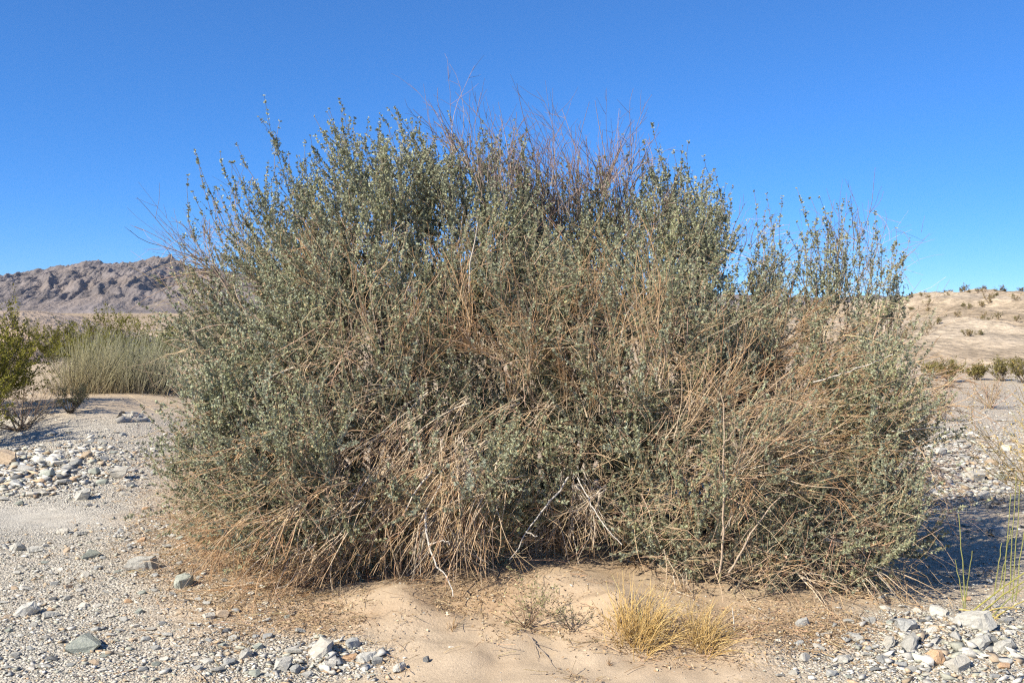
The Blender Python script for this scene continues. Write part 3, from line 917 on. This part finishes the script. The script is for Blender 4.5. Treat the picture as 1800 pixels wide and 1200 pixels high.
shrub('creosote_bush', on(-30, 13.5), 0.70, 1.42, 36, 480, 24000, .033, CREO, (.16, .13, .10), 'large olive green creosote bush cut by the left edge of the picture', 'bush', parts=True)
shrub('creosote_bush', on(-70, 11.5), 0.8, 1.0, 24, 240, 10000, .032, CREO, (.14, .11, .09), 'olive creosote bush low on the bank, mostly beyond the left edge', 'bush')
shrub('creosote_bush', on(205, 22), 1.0, 1.45, 24, 300, 14000, .036, (.17, .165, .03), (.18, .14, .10), 'yellow green creosote bush standing behind the broom-like plant', 'bush')
shrub('creosote_bush', on(290, 25), 0.9, 1.25, 20, 240, 9000, .038, (.16, .16, .03), (.18, .14, .10), 'smaller creosote bush between broom-like plant and saltbush', 'bush')
shrub('creosote_bush', on(95, 27), 1.0, 1.15, 20, 220, 9000, .040, (.16, .15, .03), (.18, .14, .10), 'low creosote bush in front of the pink bluff', 'bush')
shrub('creosote_bush', on(150, 30), 1.0, 1.0, 20, 220, 8000, .040, (.17, .16, .03), (.18, .14, .10), 'low dark creosote bush at the foot of the pink bluff', 'bush')
shrub('dark_shrub', on(122, 13.2), 0.26, 0.36, 16, 120, 1900, .022, (.09, .09, .05), (.12, .10, .08), 'small dark twiggy shrub on the bank beside the wash', 'shrub', spread=(5, 70))
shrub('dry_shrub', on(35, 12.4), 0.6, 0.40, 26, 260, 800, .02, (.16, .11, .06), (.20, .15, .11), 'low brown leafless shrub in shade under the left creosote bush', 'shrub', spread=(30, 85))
shrub('yellow_shrub', on(1855, 8.2), 0.66, 1.05, 46, 900, 5200, .018, (.58, .42, .13), (.52, .38, .17), 'yellow twiggy shrub reaching in from the right edge', 'shrub', lr=.006)
shrub('dry_shrub', on(1742, 17.5), 0.50, 0.42, 26, 300, 600, .018, (.42, .30, .18), (.46, .33, .21), 'rounded dry brown shrub on pale ground at the right', 'shrub', lr=.006)
shrub('dry_shrub', on(1655, 15.5), 0.55, 0.42, 26, 300, 500, .018, (.42, .30, .18), (.46, .34, .22), 'loose dry tan shrub just right of the saltbush', 'shrub', lr=.006)
shrub('dry_shrub', on(1600, 17.0), 0.5, 0.5, 22, 220, 900, .022, (.30, .27, .16), (.40, .31, .22), 'grey tan shrub half hidden behind the saltbush\'s right side', 'shrub', lr=.006)
for k, (px, d, w, h) in enumerate([(1672, 23.8, .55, .42), (1716, 24.6, .36, .26), (1762, 24.2, .55, .36), (1803, 23.5, .5, .46), (1640, 25, .36, .30)]):
    shrub('creosote_bush', on(px, d), w, h, 20, 160, 2000, .04, (.21, .18, .06), (.22, .16, .11),
          ['widest dark olive bush at the foot of the right hill', 'small olive bush in the gap of the dark row below the hill', 'olive bush second from the right edge below the hill',
           'olive bush at the right edge below the hill', 'small olive bush at the left end of the row below the hill'][k], 'bush', 'row of bushes at the foot of the right hill')

# broom-like pale green plant
def broom(name, base, n, ln, spr, c0, c1, label, cat, rad=.0035, bend=(.15, -.1), mat=None, nk=7, part='stems', base_r=.2):
    m = Mesh()
    off = np.stack([rng.normal(size=n) * base_r, rng.normal(size=n) * base_r, np.zeros(n)], 1)
    D = nrm(cone_dirs(np.tile([.06, 0, 1.0], (n, 1)), 0, spr) + off / base_r * .22)
    dome = np.clip(1 - .10 * ((off / base_r) ** 2).sum(1), .45, 1) * (1 + .18 * noise2(off[:, 0] / base_r * 1.7 + base[0], off[:, 1] / base_r * 1.7, 77))
    P0 = np.asarray(base) + off
    P0[:, 2] = ground_h(P0[:, 0], P0[:, 1])
    S = curve_strands(P0, D, ln * dome * rng.uniform(.4, 1.1, n), nk, np.tile([bend[0], 0, bend[1]], (n, 1)) * rng.uniform(0, 2, (n, 1)), .04)
    w = np.linspace(0, 1, nk)[None, :, None]
    C = (np.array(c0) * (1 - w) + np.array(c1) * w) * (1 + rng.normal(size=(n, 1, 1)) * .2)
    C[: n // 7] = C[: n // 7] * .5 + np.array([.40, .36, .30]) * .5
    tubes(m, S, rad * rng.uniform(.7, 1.3, (n, 1)) * np.linspace(1, .4, nk)[None], np.clip(C, .01, 1))
    return tag(m.build(name, mat or M_WOOD, None, base), label, cat)


broom('broom_plant', on(165, 16.3), 1300, 1.05, 34, (.34, .27, .16), (.40, .38, .22), 'pale green broom-like plant with fine upright stems left of the saltbush', 'plant', .0036, (.12, -.05), base_r=.30, nk=5)
broom('broom_plant', on(250, 16.6), 1300, 1.10, 34, (.30, .25, .16), (.37, .37, .23), 'grey green broom-like plant touching the left side of the saltbush', 'plant', .0036, (.12, -.05), base_r=.30, nk=5)
GOLD0, GOLD1 = (.68, .46, .17), (.88, .64, .27)
broom('grass_tuft', gnd(1128, 1128), 380, .31, 58, GOLD0, GOLD1, 'larger tuft of golden dry grass on the sand before the saltbush', 'grass', .0017, (.30, -.4), M_GRASS, base_r=.06)
broom('grass_tuft', gnd(1240, 1135), 260, .25, 58, (.60, .41, .16), (.82, .59, .25), 'smaller golden dry grass tuft to the right of the larger one', 'grass', .0016, (.45, -.4), M_GRASS, base_r=.05)
broom('dry_sprig', gnd(795, 1108), 26, .09, 40, (.40, .26, .13), (.50, .34, .18), 'tiny dry orange sprig standing alone in the sand', 'sprig', .0013, (.1, -.1), base_r=.01)
broom('dry_sprig', gnd(1072, 1172), 18, .05, 45, (.35, .22, .12), (.45, .30, .16), 'tiny brown sprig in the sand below the golden grass', 'sprig', .0013, (.1, -.1), base_r=.004)
shrub('seedling', gnd(925, 1105), .16, .24, 14, 70, 420, .013, (.27, .27, .12), (.30, .22, .14), 'small thin green seedling in the sand in front of the saltbush', 'seedling', lr=.0025)
shrub('seedling', gnd(1005, 1112), .14, .12, 9, 36, 160, .012, (.20, .19, .10), (.16, .12, .09), 'low dark seedling lying against the little sand bank', 'seedling', lr=.0025)

# rush with separate stems at the lower right
rb = gnd(1735, 1085)
rush = empty('rush_plant', rb)
tag(rush, 'clump of straight green rush stems at the right edge', 'rush')
GREEN, YELL = (.25, .25, .085), (.50, .38, .13)
for (x0, y0, x1, y1, d0, d1, r, c) in [
    (1700, 1072, 1683, 985, 5.15, 5.2, .0032, GREEN), (1702, 1070, 1689, 905, 5.15, 5.2, .0034, GREEN), (1702, 1060, 1713, 970, 5.15, 5.1, .0032, GREEN),
    (1752, 1050, 1766, 955, 5.2, 5.2, .0034, GREEN), (1762, 1040, 1782, 930, 5.2, 5.2, .0032, GREEN), (1768, 1055, 1780, 868, 5.2, 5.2, .0034, GREEN), (1779, 1045, 1790, 830, 5.2, 5.2, .0032, GREEN),
    (1785, 1060, 1796, 845, 5.2, 5.2, .0034, GREEN), (1790, 1060, 1812, 870, 5.2, 5.2, .0034, GREEN), (1700, 1093, 1812, 1004, 5.05, 5.15, .0050, (.33, .30, .08)), (1722, 1085, 1815, 1018, 5.05, 5.15, .0046, (.33, .30, .08)),
    (1692, 1074, 1778, 1112, 5.1, 4.95, .0042, YELL), (1752, 1100, 1815, 1055, 5.05, 5.1, .0044, (.42, .34, .10)), (1745, 1098, 1810, 1030, 5.05, 5.1, .0040, GREEN), (1745, 1075, 1800, 1072, 5.05, 5.05, .0038, YELL)]:
    m = Mesh()
    a, b = at(x0, y0, d0), at(x1, y1, d1)
    a[2] = max(a[2], float(ground_h(a[0], a[1])) + .002); b[2] = max(b[2], float(ground_h(b[0], b[1])) + .01)
    stick(m, [a, (a + b) / 2 + [0, 0, .012], b], r, r * .6, c, 9, .0015, 5)
    m.build('stem', M_WOOD, rush, rb)
m = Mesh()
p = gnd(1294, 1112)
stick(m, [p, p + [-.004, 0, .05], p + [-.012, .005, .115]], .0035, .002, (.68, .64, .55), 8, .001)
tag(m.build('bare_stalk', M_WOOD, None, p), 'short white bare stalk standing right of the golden grass', 'stalk')
m = Mesh()
p = gnd(935, 1130)
for (x0, y0, x1, y1, rr) in [(928, 1122, 969, 1167, .0032), (944, 1139, 984, 1150, .0020), (938, 1132, 947, 1168, .0018), (957, 1153, 975, 1180, .0016)]:
    a = gnd(x0, y0) + [0, 0, .010]; b = gnd(x1, y1) + [0, 0, .008]
    stick(m, [a, (a + b) / 2 + [rng.normal() * .012, rng.normal() * .012, .004], b], rr, rr * .5, (.30, .24, .18), 8, .002, 5)
tag(m.build('fallen_twig', M_WOOD, None, p), 'fallen dark forked twig lying on the sand below the seedling', 'twig')
m = Mesh()
lp = gnd(230, 745)
for k in range(4):
    a = gnd(203 + k * 3, 743 - k * 2) + [0, 0, .012 + .012 * k]; b = gnd(258 - k * 2, 741 - k * 2) + [0, 0, .012 + .006 * k]
    stick(m, [a, (a + b) / 2 + [0, 0, .012], b], .050, .026, (.36, .33, .28), 12, .012, 7)
tag(m.build('driftwood_log', M_WOOD, None, lp), 'grey weathered log lying at the edge of the wash', 'log')

# shrubs dotted over the right hill
crest_px = [1627, 1640, 1648, 1662, 1690, 1697, 1728, 1757, 1765, 1795]
ORD = ['first', 'second', 'third', 'fourth', 'fifth', 'sixth', 'seventh', 'eighth', 'ninth', 'tenth', 'eleventh', 'twelfth', 'thirteenth', 'fourteenth', 'fifteenth', 'sixteenth', 'seventeenth', 'eighteenth', 'nineteenth', 'twentieth']
for k, px in enumerate(crest_px):
    d = 60.5
    x = (px - 900) / F * d
    b = np.array([x, d, float(hill_right(np.array([x]), np.array([d]))[0]) - .05])
    s = rng.uniform(.16, .34)
    shrub('hill_shrub', b, s, s * 1.1, 9, 40, 320, .05, (.17, .135, .06), (.20, .14, .10), f'{ORD[k]} small dark shrub from the left on the right hill skyline', 'shrub', 'shrubs along the crest of the right hill', parts=False, lr=.012)
spots = sorted((rng.uniform(1592, 1815), rng.uniform(36, 59), rng.uniform(.15, .34), rng.uniform() < .5) for _ in range(40))
seen = {}
for px, d, s, dry in spots:
    x = (px - 900) / F * d
    b = np.array([x, d, float(hill_right(np.array([x]), np.array([d]))[0]) - .04])
    key = ('dry tan' if dry else 'olive', 'upper' if d > 50 else 'middle' if d > 42 else 'lower')
    seen[key] = seen.get(key, 0) + 1
    shrub('hill_shrub', b, s, s * .95, 7, 28, 220, .045, (.30, .23, .12) if dry else (.19, .165, .07), (.28, .20, .13),
          f'{ORD[seen[key] - 1]} small {key[0]} shrub from the left on the right hill\'s {key[1]} slope', 'shrub', f'{key[0]} shrubs on the slope of the right hill', parts=False, lr=.01)
# far scrub on the plain
m = Mesh()
n = 4600
d = 90 * np.exp(rng.uniform(0, 3.3, n))
px = rng.uniform(-300, 2100, n)
x = (px - 900) / F * d
keep = noise2(x / 120, d / 60, 301) > -0.15
x, d = x[keep], d[keep]
n = len(x)
z = ground_h(x, d)
s = rng.uniform(.6, 1.5, n)
K = 8
C = np.stack([x, d, z], 1)[:, None, :] + rng.normal(size=(n, K, 3)) * s[:, None, None] * np.array([.5, .5, .28]) + np.array([0, 0, .45]) * s[:, None, None]
C = C.reshape(-1, 3)
ll = rng.uniform(.35, .75, n * K)
leaves(m, C, rdir(n * K) + [0, 0, .5], ll, ll * .6, vary((.115, .105, .04), n * K, .2))
tag(m.build('far_scrub', M_LEAF), 'dark bands of far scrub across the plain', 'scrub', kind='stuff')

# ------------------------------------------------------------------ stones
def rock_mesh(seed, pts=22, flat=.5, detail=True):
    r = np.random.default_rng(seed)
    v = r.uniform(-1, 1, (pts, 3))
    v = v / np.maximum((np.abs(v) ** 3).sum(1, keepdims=True) ** (1 / 3), .3) * r.uniform(.66, 1.05, (pts, 1))
    v *= [1, r.uniform(.55, .85), flat * r.uniform(.7, 1.2)]
    bm = bmesh.new()
    for p in v:
        bm.verts.new(p * 0.5)
    res = bmesh.ops.convex_hull(bm, input=bm.verts)
    bmesh.ops.delete(bm, geom=[g_ for g_ in res['geom_interior'] if isinstance(g_, bmesh.types.BMVert)], context='VERTS')
    if detail:
        bmesh.ops.dissolve_limit(bm, angle_limit=.35, verts=bm.verts, edges=bm.edges)
        bmesh.ops.bevel(bm, geom=list(bm.edges), offset=.035, segments=1, affect='EDGES', clamp_overlap=True)
        bmesh.ops.triangulate(bm, faces=bm.faces)
        for vv in bm.verts:
            vv.co += Vector(r.normal(size=3) * .008)
    me = bpy.data.meshes.new('rock')
    bm.to_mesh(me); bm.free()
    return me


def rough_mesh(seed, flat):
    """larger rocks: a hull cut by planes, subdivided and chipped"""
    r = np.random.default_rng(seed)
    me = rock_mesh(seed, 26, flat, False)
    bm = bmesh.new(); bm.from_mesh(me); bpy.data.meshes.remove(me)
    for _ in range(5):
        nn = Vector(r.normal(size=3) * [1, 1, .6]).normalized()
        geo = bmesh.ops.bisect_plane(bm, geom=list(bm.verts) + list(bm.edges) + list(bm.faces), plane_co=nn * r.uniform(.17, .34) * (1 if abs(nn.z) < .6 else flat), plane_no=nn, clear_outer=True)
        bmesh.ops.holes_fill(bm, edges=[e for e in bm.edges if e.is_boundary])
    bmesh.ops.triangulate(bm, faces=bm.faces)
    bmesh.ops.subdivide_edges(bm, edges=[e for e in bm.edges if e.calc_length() > .16], cuts=1, use_grid_fill=True)
    bmesh.ops.triangulate(bm, faces=bm.faces)
    for vv in bm.verts:
        vv.co += Vector(r.normal(size=3) * .013)
    me = bpy.data.meshes.new('rock'); bm.to_mesh(me); bm.free()
    return me


RB = {}
RM = {}
for key in ROCKS:
    RM[key] = []
    for s in range(6):
        me = rock_mesh(100 * list(ROCKS).index(key) + s, flat=[.34, .46, .6, .3, .42, .5][s])
        me.materials.append(ROCKS[key])
        RM[key].append(me)
        mb = rough_mesh(3000 + 100 * list(ROCKS).index(key) + s, [.5, .62, .75, .42, .6, .7][s])
        mb.materials.append(ROCKS[key])
        RB[(key, s)] = mb


def place_rock(x, y, size, key, shape, rz, tilt, label, group=None, name='rock', sink=.3):
    o = bpy.data.objects.new(name, RB[(key, shape)] if name == 'rock' else RM[key][shape])
    z = float(ground_h(x, y))
    if name == 'rock':
        size *= 1.25
    o.location = (x, y, z + size * .5 * [.4, .55, .7, .35, .5, .6][shape] * (1 - 2 * sink))
    o.rotation_euler = (tilt[0], tilt[1], rz)
    o.scale = (size, size, size)
    COL.objects.link(o)
    return tag(o, label, 'rock', group)


# px, py of the foot, width in px, colour, shape, turn, label
BIG = [
    (240, 1006, 46, 'pale grey', 4, .3, 'pale jagged rock with a dark shadow, largest on the left gravel'),
    (318, 1034, 34, 'greenish grey', 2, 1.0, 'greenish grey rock right of the jagged pale rock'),
    (137, 880, 30, 'pale grey', 5, .4, 'rounded pale rock alone at the edge of the smooth grey sand'),
    (202, 842, 34, 'cream white', 5, .2, 'white blocky rock in the left wash rubble'),
    (226, 856, 17, 'dark grey', 4, .2, 'small dark rock right below the white blocky rock'),
    (104, 940, 24, 'cream white', 4, .1, 'cream rock at the end of the smooth grey sand strip'),
    (133, 944, 24, 'pale grey', 3, .6, 'flat pale rock beside the cream rock near the smooth sand'),
    (130, 1150, 58, 'greenish grey', 0, .15, 'long flat greenish slab with a dark end at lower left'),
    (36, 1086, 46, 'pale grey', 0, .05, 'flat grey slab near the left edge'),
    (76, 1091, 32, 'pale grey', 3, .3, 'thin pale slab right of the flat grey slab'),
    (148, 984, 32, 'greenish grey', 0, .5, 'flat greenish stone left above the jagged rock'),
    (22, 970, 26, 'pale grey', 2, .3, 'pointed pale stone at the left edge below the smooth sand'),
    (50, 974, 30, 'pale grey', 3, .2, 'flat pale stone beside the pointed one at the left'),
    (490, 1183, 36, 'pale grey', 5, .05, 'square grey block at the bottom among the front stones'),
    (562, 1158, 58, 'cream white', 0, .75, 'long pale leaning slab in the front stone cluster'),
    (611, 1166, 34, 'orange tan', 3, .9, 'orange stone in the front stone cluster'),
    (570, 1162, 20, 'greenish grey', 5, .9, 'round greenish stone under the long pale slab'),
    (615, 1146, 32, 'blue grey', 4, .7, 'blue grey stone at the back of the front cluster'),
    (640, 1172, 44, 'pale grey', 3, .5, 'thin grey slab at the right of the front cluster'),
    (578, 1180, 26, 'cream white', 2, .2, 'cream block in the middle of the front cluster'),
    (660, 1174, 26, 'blue grey', 4, .4, 'dark blue grey stone at the right end of the front cluster'),
    (700, 1185, 28, 'pale grey', 0, .5, 'flat grey stone on the sand right of the front cluster'),
    (748, 1168, 16, 'dark grey', 2, .4, 'small dark stone alone on the smooth sand'),
    (515, 1188, 24, 'blue grey', 4, 1.2, 'blue grey stone leaning on the square block'),
    (424, 1160, 24, 'pale grey', 5, .8, 'rounded pale stone left of the square block'),
    (522, 1116, 20, 'pale grey', 3, .2, 'pale stone in the litter at the bush\'s left foot'),
    (364, 1092, 22, 'cream white', 2, .5, 'white stone on the sand patch at the left'),
    (388, 1088, 22, 'tan', 5, .5, 'tan stone right beside the white stone'),
    (1600, 1112, 42, 'blue grey', 5, .1, 'rounded blue grey rock in the right rubble'),
    (1660, 1088, 48, 'cream white', 3, .1, 'long cream slab at the edge of the right sand'),
    (1725, 1112, 54, 'pale grey', 4, -.4, 'large pale grey pointed boulder by the rushes'),
    (1415, 1106, 26, 'pale grey', 4, .4, 'grey stone in brown litter at the right foot of the bush'),
    (1572, 1140, 32, 'cream white', 0, .4, 'pale slab left of the blue grey rock'),
    (1653, 1172, 36, 'orange tan', 5, .2, 'orange tinted block in the right rubble'),
    (1700, 1185, 46, 'cream white', 2, .4, 'big cream block at the lower right'),
    (1560, 1170, 28, 'blue grey', 3, .5, 'flat blue grey stone left of the orange tinted block'),
    (1778, 1150, 40, 'pale grey', 0, -.2, 'flat pale slab at the right edge'),
    (1735, 1145, 44, 'pale grey', 0, .3, 'broad flat slab in the middle of the right rubble'),
    (1495, 1172, 40, 'pale grey', 3, .6, 'thin pale slab at the left end of the right rubble'),
    (1757, 1138, 20, 'dark grey', 2, .6, 'small dark stone between the pale slabs at the right'),
    (1610, 1145, 44, 'pale grey', 0, .7, 'long pale slab leaning by the orange tinted block'),
    (1725, 845, 34, 'cream white', 2, .2, 'bright white rock on the pale ground right of the bush'),
    (1660, 800, 24, 'pale grey', 4, .6, 'pale stone beyond the twigs at the right of the bush'),
    (1735, 880, 24, 'cream white', 5, .2, 'white stone at the edge of the sand at the right'),
    (1760, 945, 34, 'blue grey', 4, .2, 'blue grey rock at the edge of the bush\'s shadow'),
    (5, 818, 44, 'tan', 5, .1, 'brown rock at the left edge above the rubble'),
]
big_px = []
for (px, py, w, key, sh, rz, lab) in BIG:
    p = gnd(px, py)
    place_rock(p[0], p[1] + w / F * p[1] * .3, w / F * p[1] * 1.05, key, sh, rz, rng.normal(size=2) * .12, lab)
    big_px.append((px, py - w * .2, w * .5))
big_px = np.array(big_px)

# scatter: candidates over the visible ground, the largest become rocks of their own, the rest gravel
nc = 330000
u = rng.uniform(0, 1, nc)
d = 4.15 * (24 / 4.15) ** (u ** 1.25)
px = rng.uniform(-140, 1940, nc)
x = (px - 900) / F * d
z = ground_h(x, d)
_, py = to_px(x, d, z)
dens = zone(px, py, STONY) + 0.30 * fbm(x * 1.6, d * 1.6, 41, 3) + 0.12
dens = np.where(px < 520, dens + .22, dens)
under = ((x - .1) / 2.25) ** 2 + ((d - 6.9) / 1.35) ** 2 < 1
keep = (rng.uniform(size=nc) < np.clip(dens, 0.012, 1) * .55) & (~under)
x, d, z, px, py, dens = [a[keep] for a in (x, d, z, px, py, dens)]
n = len(x)
coarse = np.clip(zone(px, py, [(40, 830, 140, 50, 1), (575, 1165, 130, 40, 1), (1690, 1150, 200, 75, 1.2), (1690, 830, 130, 80, .6)]), 0, 1)
size = (.0068 + .002 * coarse) * (1 - rng.uniform(size=n)) ** (-1 / (2.5 - .45 * coarse))
size = size * (1 + 1.6 * np.clip(zone(px, py, [(45, 835, 110, 40, 1), (1690, 830, 120, 80, .7), (190, 815, 90, 40, .5), (1690, 1150, 170, 60, .38), (575, 1165, 110, 36, .4)]), 0, 1))
size = size * np.where((px < 480) & (py > 925), 1.22, 1.0)
size = np.minimum(size, .05 + .05 * coarse) * (0.85 + .35 * np.clip(dens, 0, 1.2)) * np.clip(d / 6.5, .9, 1.7)
spx = size * F / d
ok_ = (size * F / d > 2.3) & (px > -110) & (px < 1900)
x, d, z, px, py, dens, size = [a[ok_] for a in (x, d, z, px, py, dens, size)]
n = len(x)
spx = size * F / d
infr = (px > 2) & (px < 1798) & (py < 1195)
hid = (px > 330) & (px < 1590) & (py < 1010)
score = np.where(infr & ~hid, spx, 0)
order = np.argsort(-score)
solo = []
taken = big_px.tolist()
for i in order[:1500]:
    if len(solo) >= 250:
        break
    if any((px[i] - a) ** 2 + (py[i] - b) ** 2 < (c + spx[i] * .42) ** 2 for a, b, c in taken):
        continue
    solo.append(i); taken.append((px[i], py[i], spx[i] * .5))
KEYS = list(ROCKS)
ZN = [('on the left gravel', lambda a, b: a < 520 and b > 935), ('in the rubble of the left wash', lambda a, b: a < 520), ('in the front stone cluster', lambda a, b: a < 800),
      ('on the sand before the saltbush', lambda a, b: a < 1330), ('in the lower right rubble', lambda a, b: b > 1060), ('on the pale ground right of the saltbush', lambda a, b: True)]
LM = ['jagged pale rock', 'greenish grey rock by the jagged one', 'rounded pale rock by the smooth sand', 'white blocky rock', None, 'cream rock by the smooth sand', None, 'long flat greenish slab',
      'flat grey slab at the left edge', None, 'flat greenish stone', None, None, 'square grey block', 'long pale leaning slab', 'orange stone', None, 'blue grey stone behind the front cluster', None, None, None,
      'flat grey stone right of the front cluster', 'small dark stone on the smooth sand', None, None, None, 'white stone on the sand patch', None, 'rounded blue grey rock', 'long cream slab', 'pointed boulder by the rushes',
      'grey stone in the brown litter', None, 'orange tinted block', 'big cream block', None, None, 'broad flat slab', 'thin pale slab of the right rubble', None, None, 'bright white rock right of the bush', None, None,
      'rock at the edge of the bush shadow', 'brown rock at the left edge']
bucket = {}
for i in solo:
    zn = next(nm for nm, f in ZN if f(px[i], py[i]))
    key = KEYS[rng.choice(7, p=[.40, .20, .16, .12, .07, .02, .03])]
    c_ = [((px[i] - b_[0]) ** 2 + (py[i] - b_[1]) ** 2, j) for j, b_ in enumerate(BIG) if LM[j]]
    d2, j = min(c_)
    dx, dy = px[i] - BIG[j][0], py[i] - BIG[j][1]
    side = ('right of' if dx > 0 else 'left of') if abs(dx) > abs(dy) else ('below' if dy > 0 else 'above')
    bucket.setdefault((key, side, LM[j]), []).append((d2, i, zn))
NEAR = ['nearest', 'second nearest', 'third nearest', 'fourth nearest', 'fifth nearest', 'sixth nearest', 'seventh nearest', 'eighth nearest', 'ninth nearest', 'tenth nearest', 'eleventh nearest', 'twelfth nearest']
for (key, side, lm), mem in bucket.items():
    mem.sort()
    for q, (d2, i, zn) in enumerate(mem):
        lab = f'small {key} stone {side} the {lm}' if len(mem) == 1 else f'{NEAR[min(q, 11)]} {key} stone {side} the {lm}'
        place_rock(x[i], d[i], size[i] * 1.1, key, int(rng.integers(0, 6)), rng.uniform(-.7, .9), rng.normal(size=2) * .16, lab, f'loose stones {zn}', 'stone')
rest = np.ones(n, bool); rest[solo] = False
hl = []
for s in range(10):
    me = rock_mesh(900 + s, 6, .45, False)
    v = np.empty(len(me.vertices) * 3); me.vertices.foreach_get('co', v)
    f = np.array([p.vertices[:] for p in me.polygons])
    hl.append((v.reshape(-1, 3), f))
    bpy.data.meshes.remove(me)
PCOL = np.array([(.50, .47, .41), (.60, .56, .48), (.33, .32, .29), (.40, .39, .31), (.44, .34, .23), (.50, .36, .23), (.16, .16, .155)])
ri = np.nonzero(rest)[0]
gm = Mesh()
for s in range(10):
    ii = ri[s::10]
    v, f = hl[s]
    m_ = len(ii)
    a = rng.uniform(0, 6.28, m_); ca, sa = np.cos(a), np.sin(a)
    sc = size[ii] * rng.uniform(.8, 1.25, m_)
    V = np.empty((m_, len(v), 3))
    V[..., 0] = (v[None, :, 0] * ca[:, None] - v[None, :, 1] * sa[:, None]) * sc[:, None]
    V[..., 1] = (v[None, :, 0] * sa[:, None] + v[None, :, 1] * ca[:, None]) * sc[:, None]
    V[..., 2] = v[None, :, 2] * sc[:, None] + V[..., 0] * rng.normal(size=(m_, 1)) * .2
    V += np.stack([x[ii], d[ii], z[ii] + size[ii] * .10], 1)[:, None, :]
    c = PCOL[rng.choice(7, m_, p=[.34, .16, .15, .14, .13, .05, .03])] * (1 + rng.normal(size=(m_, 1)) * .15)
    gm.add(V.reshape(-1, 3), (np.arange(m_)[:, None, None] * len(v) + f[None]).reshape(-1, 3), np.clip(np.repeat(c, len(v), 0), .02, .8))
tag(gm.build('gravel', M_PEB), 'pale grey gravel scattered over the wash and sand', 'gravel', kind='stuff')

# ------------------------------------------------------------------ leaf and twig litter
nc = 105000
d = 4.2 + 5.0 * rng.uniform(0, 1, nc) ** 1.4
px = rng.uniform(100, 1800, nc)
x = (px - 900) / F * d
z = ground_h(x, d)
_, py = to_px(x, d, z)
dn = zone(px, py, LITTER) * .8 + .5 * gs(x, d, .1, 6.9, 2.3, 1.4) + .35 * fbm(x * 2.5, d * 2.5, 61, 3) - .12
k = rng.uniform(size=nc) < np.clip(dn, .004, 1)
x, d, z = x[k], d[k], z[k]
n = len(x)
lm = Mesh()
P = np.stack([x, d, z + rng.uniform(.001, .012, n)], 1)
A = rdir(n) * [1, 1, .35]
ll = rng.uniform(.008, .022, n)
pc = np.array([(.42, .29, .16), (.50, .38, .24), (.26, .18, .11), (.45, .40, .30)])[rng.choice(4, n, p=[.4, .25, .25, .1])]
leaves(lm, P, A, ll, ll * rng.uniform(.35, .6, n), np.clip(pc * (1 + rng.normal(size=(n, 1)) * .18), .02, .8))
t = rng.choice(n, 4500, replace=False)
tubes(lm, curve_strands(P[t] + [0, 0, .004], rdir(len(t)) * [1, 1, .18] + [0, 0, .05], rng.uniform(.03, .13, len(t)), 4, np.zeros((len(t), 3)), .1),
      np.full((len(t), 4), .0012) * rng.uniform(.6, 1.5, (len(t), 1)), vary((.44, .31, .18), len(t), .25))
tag(lm.build('leaf_litter', M_WOOD), 'brown dry leaf and twig litter round the foot of the saltbush', 'litter', kind='stuff')

# ------------------------------------------------------------------ thin desert air
bm = bmesh.new()
bmesh.ops.create_cube(bm, size=1.0)
for v in bm.verts:
    v.co = Vector((v.co.x * 7400, (v.co.y + .5) * 5400 - 120, (v.co.z + .5) * 380 - 12))
me = bpy.data.meshes.new('haze'); bm.to_mesh(me); bm.free()
hm = bpy.data.materials.new('haze'); hm.use_nodes = True
hn = hm.node_tree; hn.nodes.remove(hn.nodes['Principled BSDF'])
pv = hn.nodes.new('ShaderNodeVolumePrincipled')
pv.inputs['Color'].default_value = (0.80, 0.88, 1.0, 1); pv.inputs['Density'].default_value = 1.2e-5
hn.links.new(pv.outputs['Volume'], hn.nodes['Material Output'].inputs['Volume'])
me.materials.append(hm)
ho = bpy.data.objects.new('haze', me); COL.objects.link(ho)
ho['kind'] = 'stuff'; ho['label'] = 'thin pale desert haze before the far mountains'; ho['category'] = 'haze'
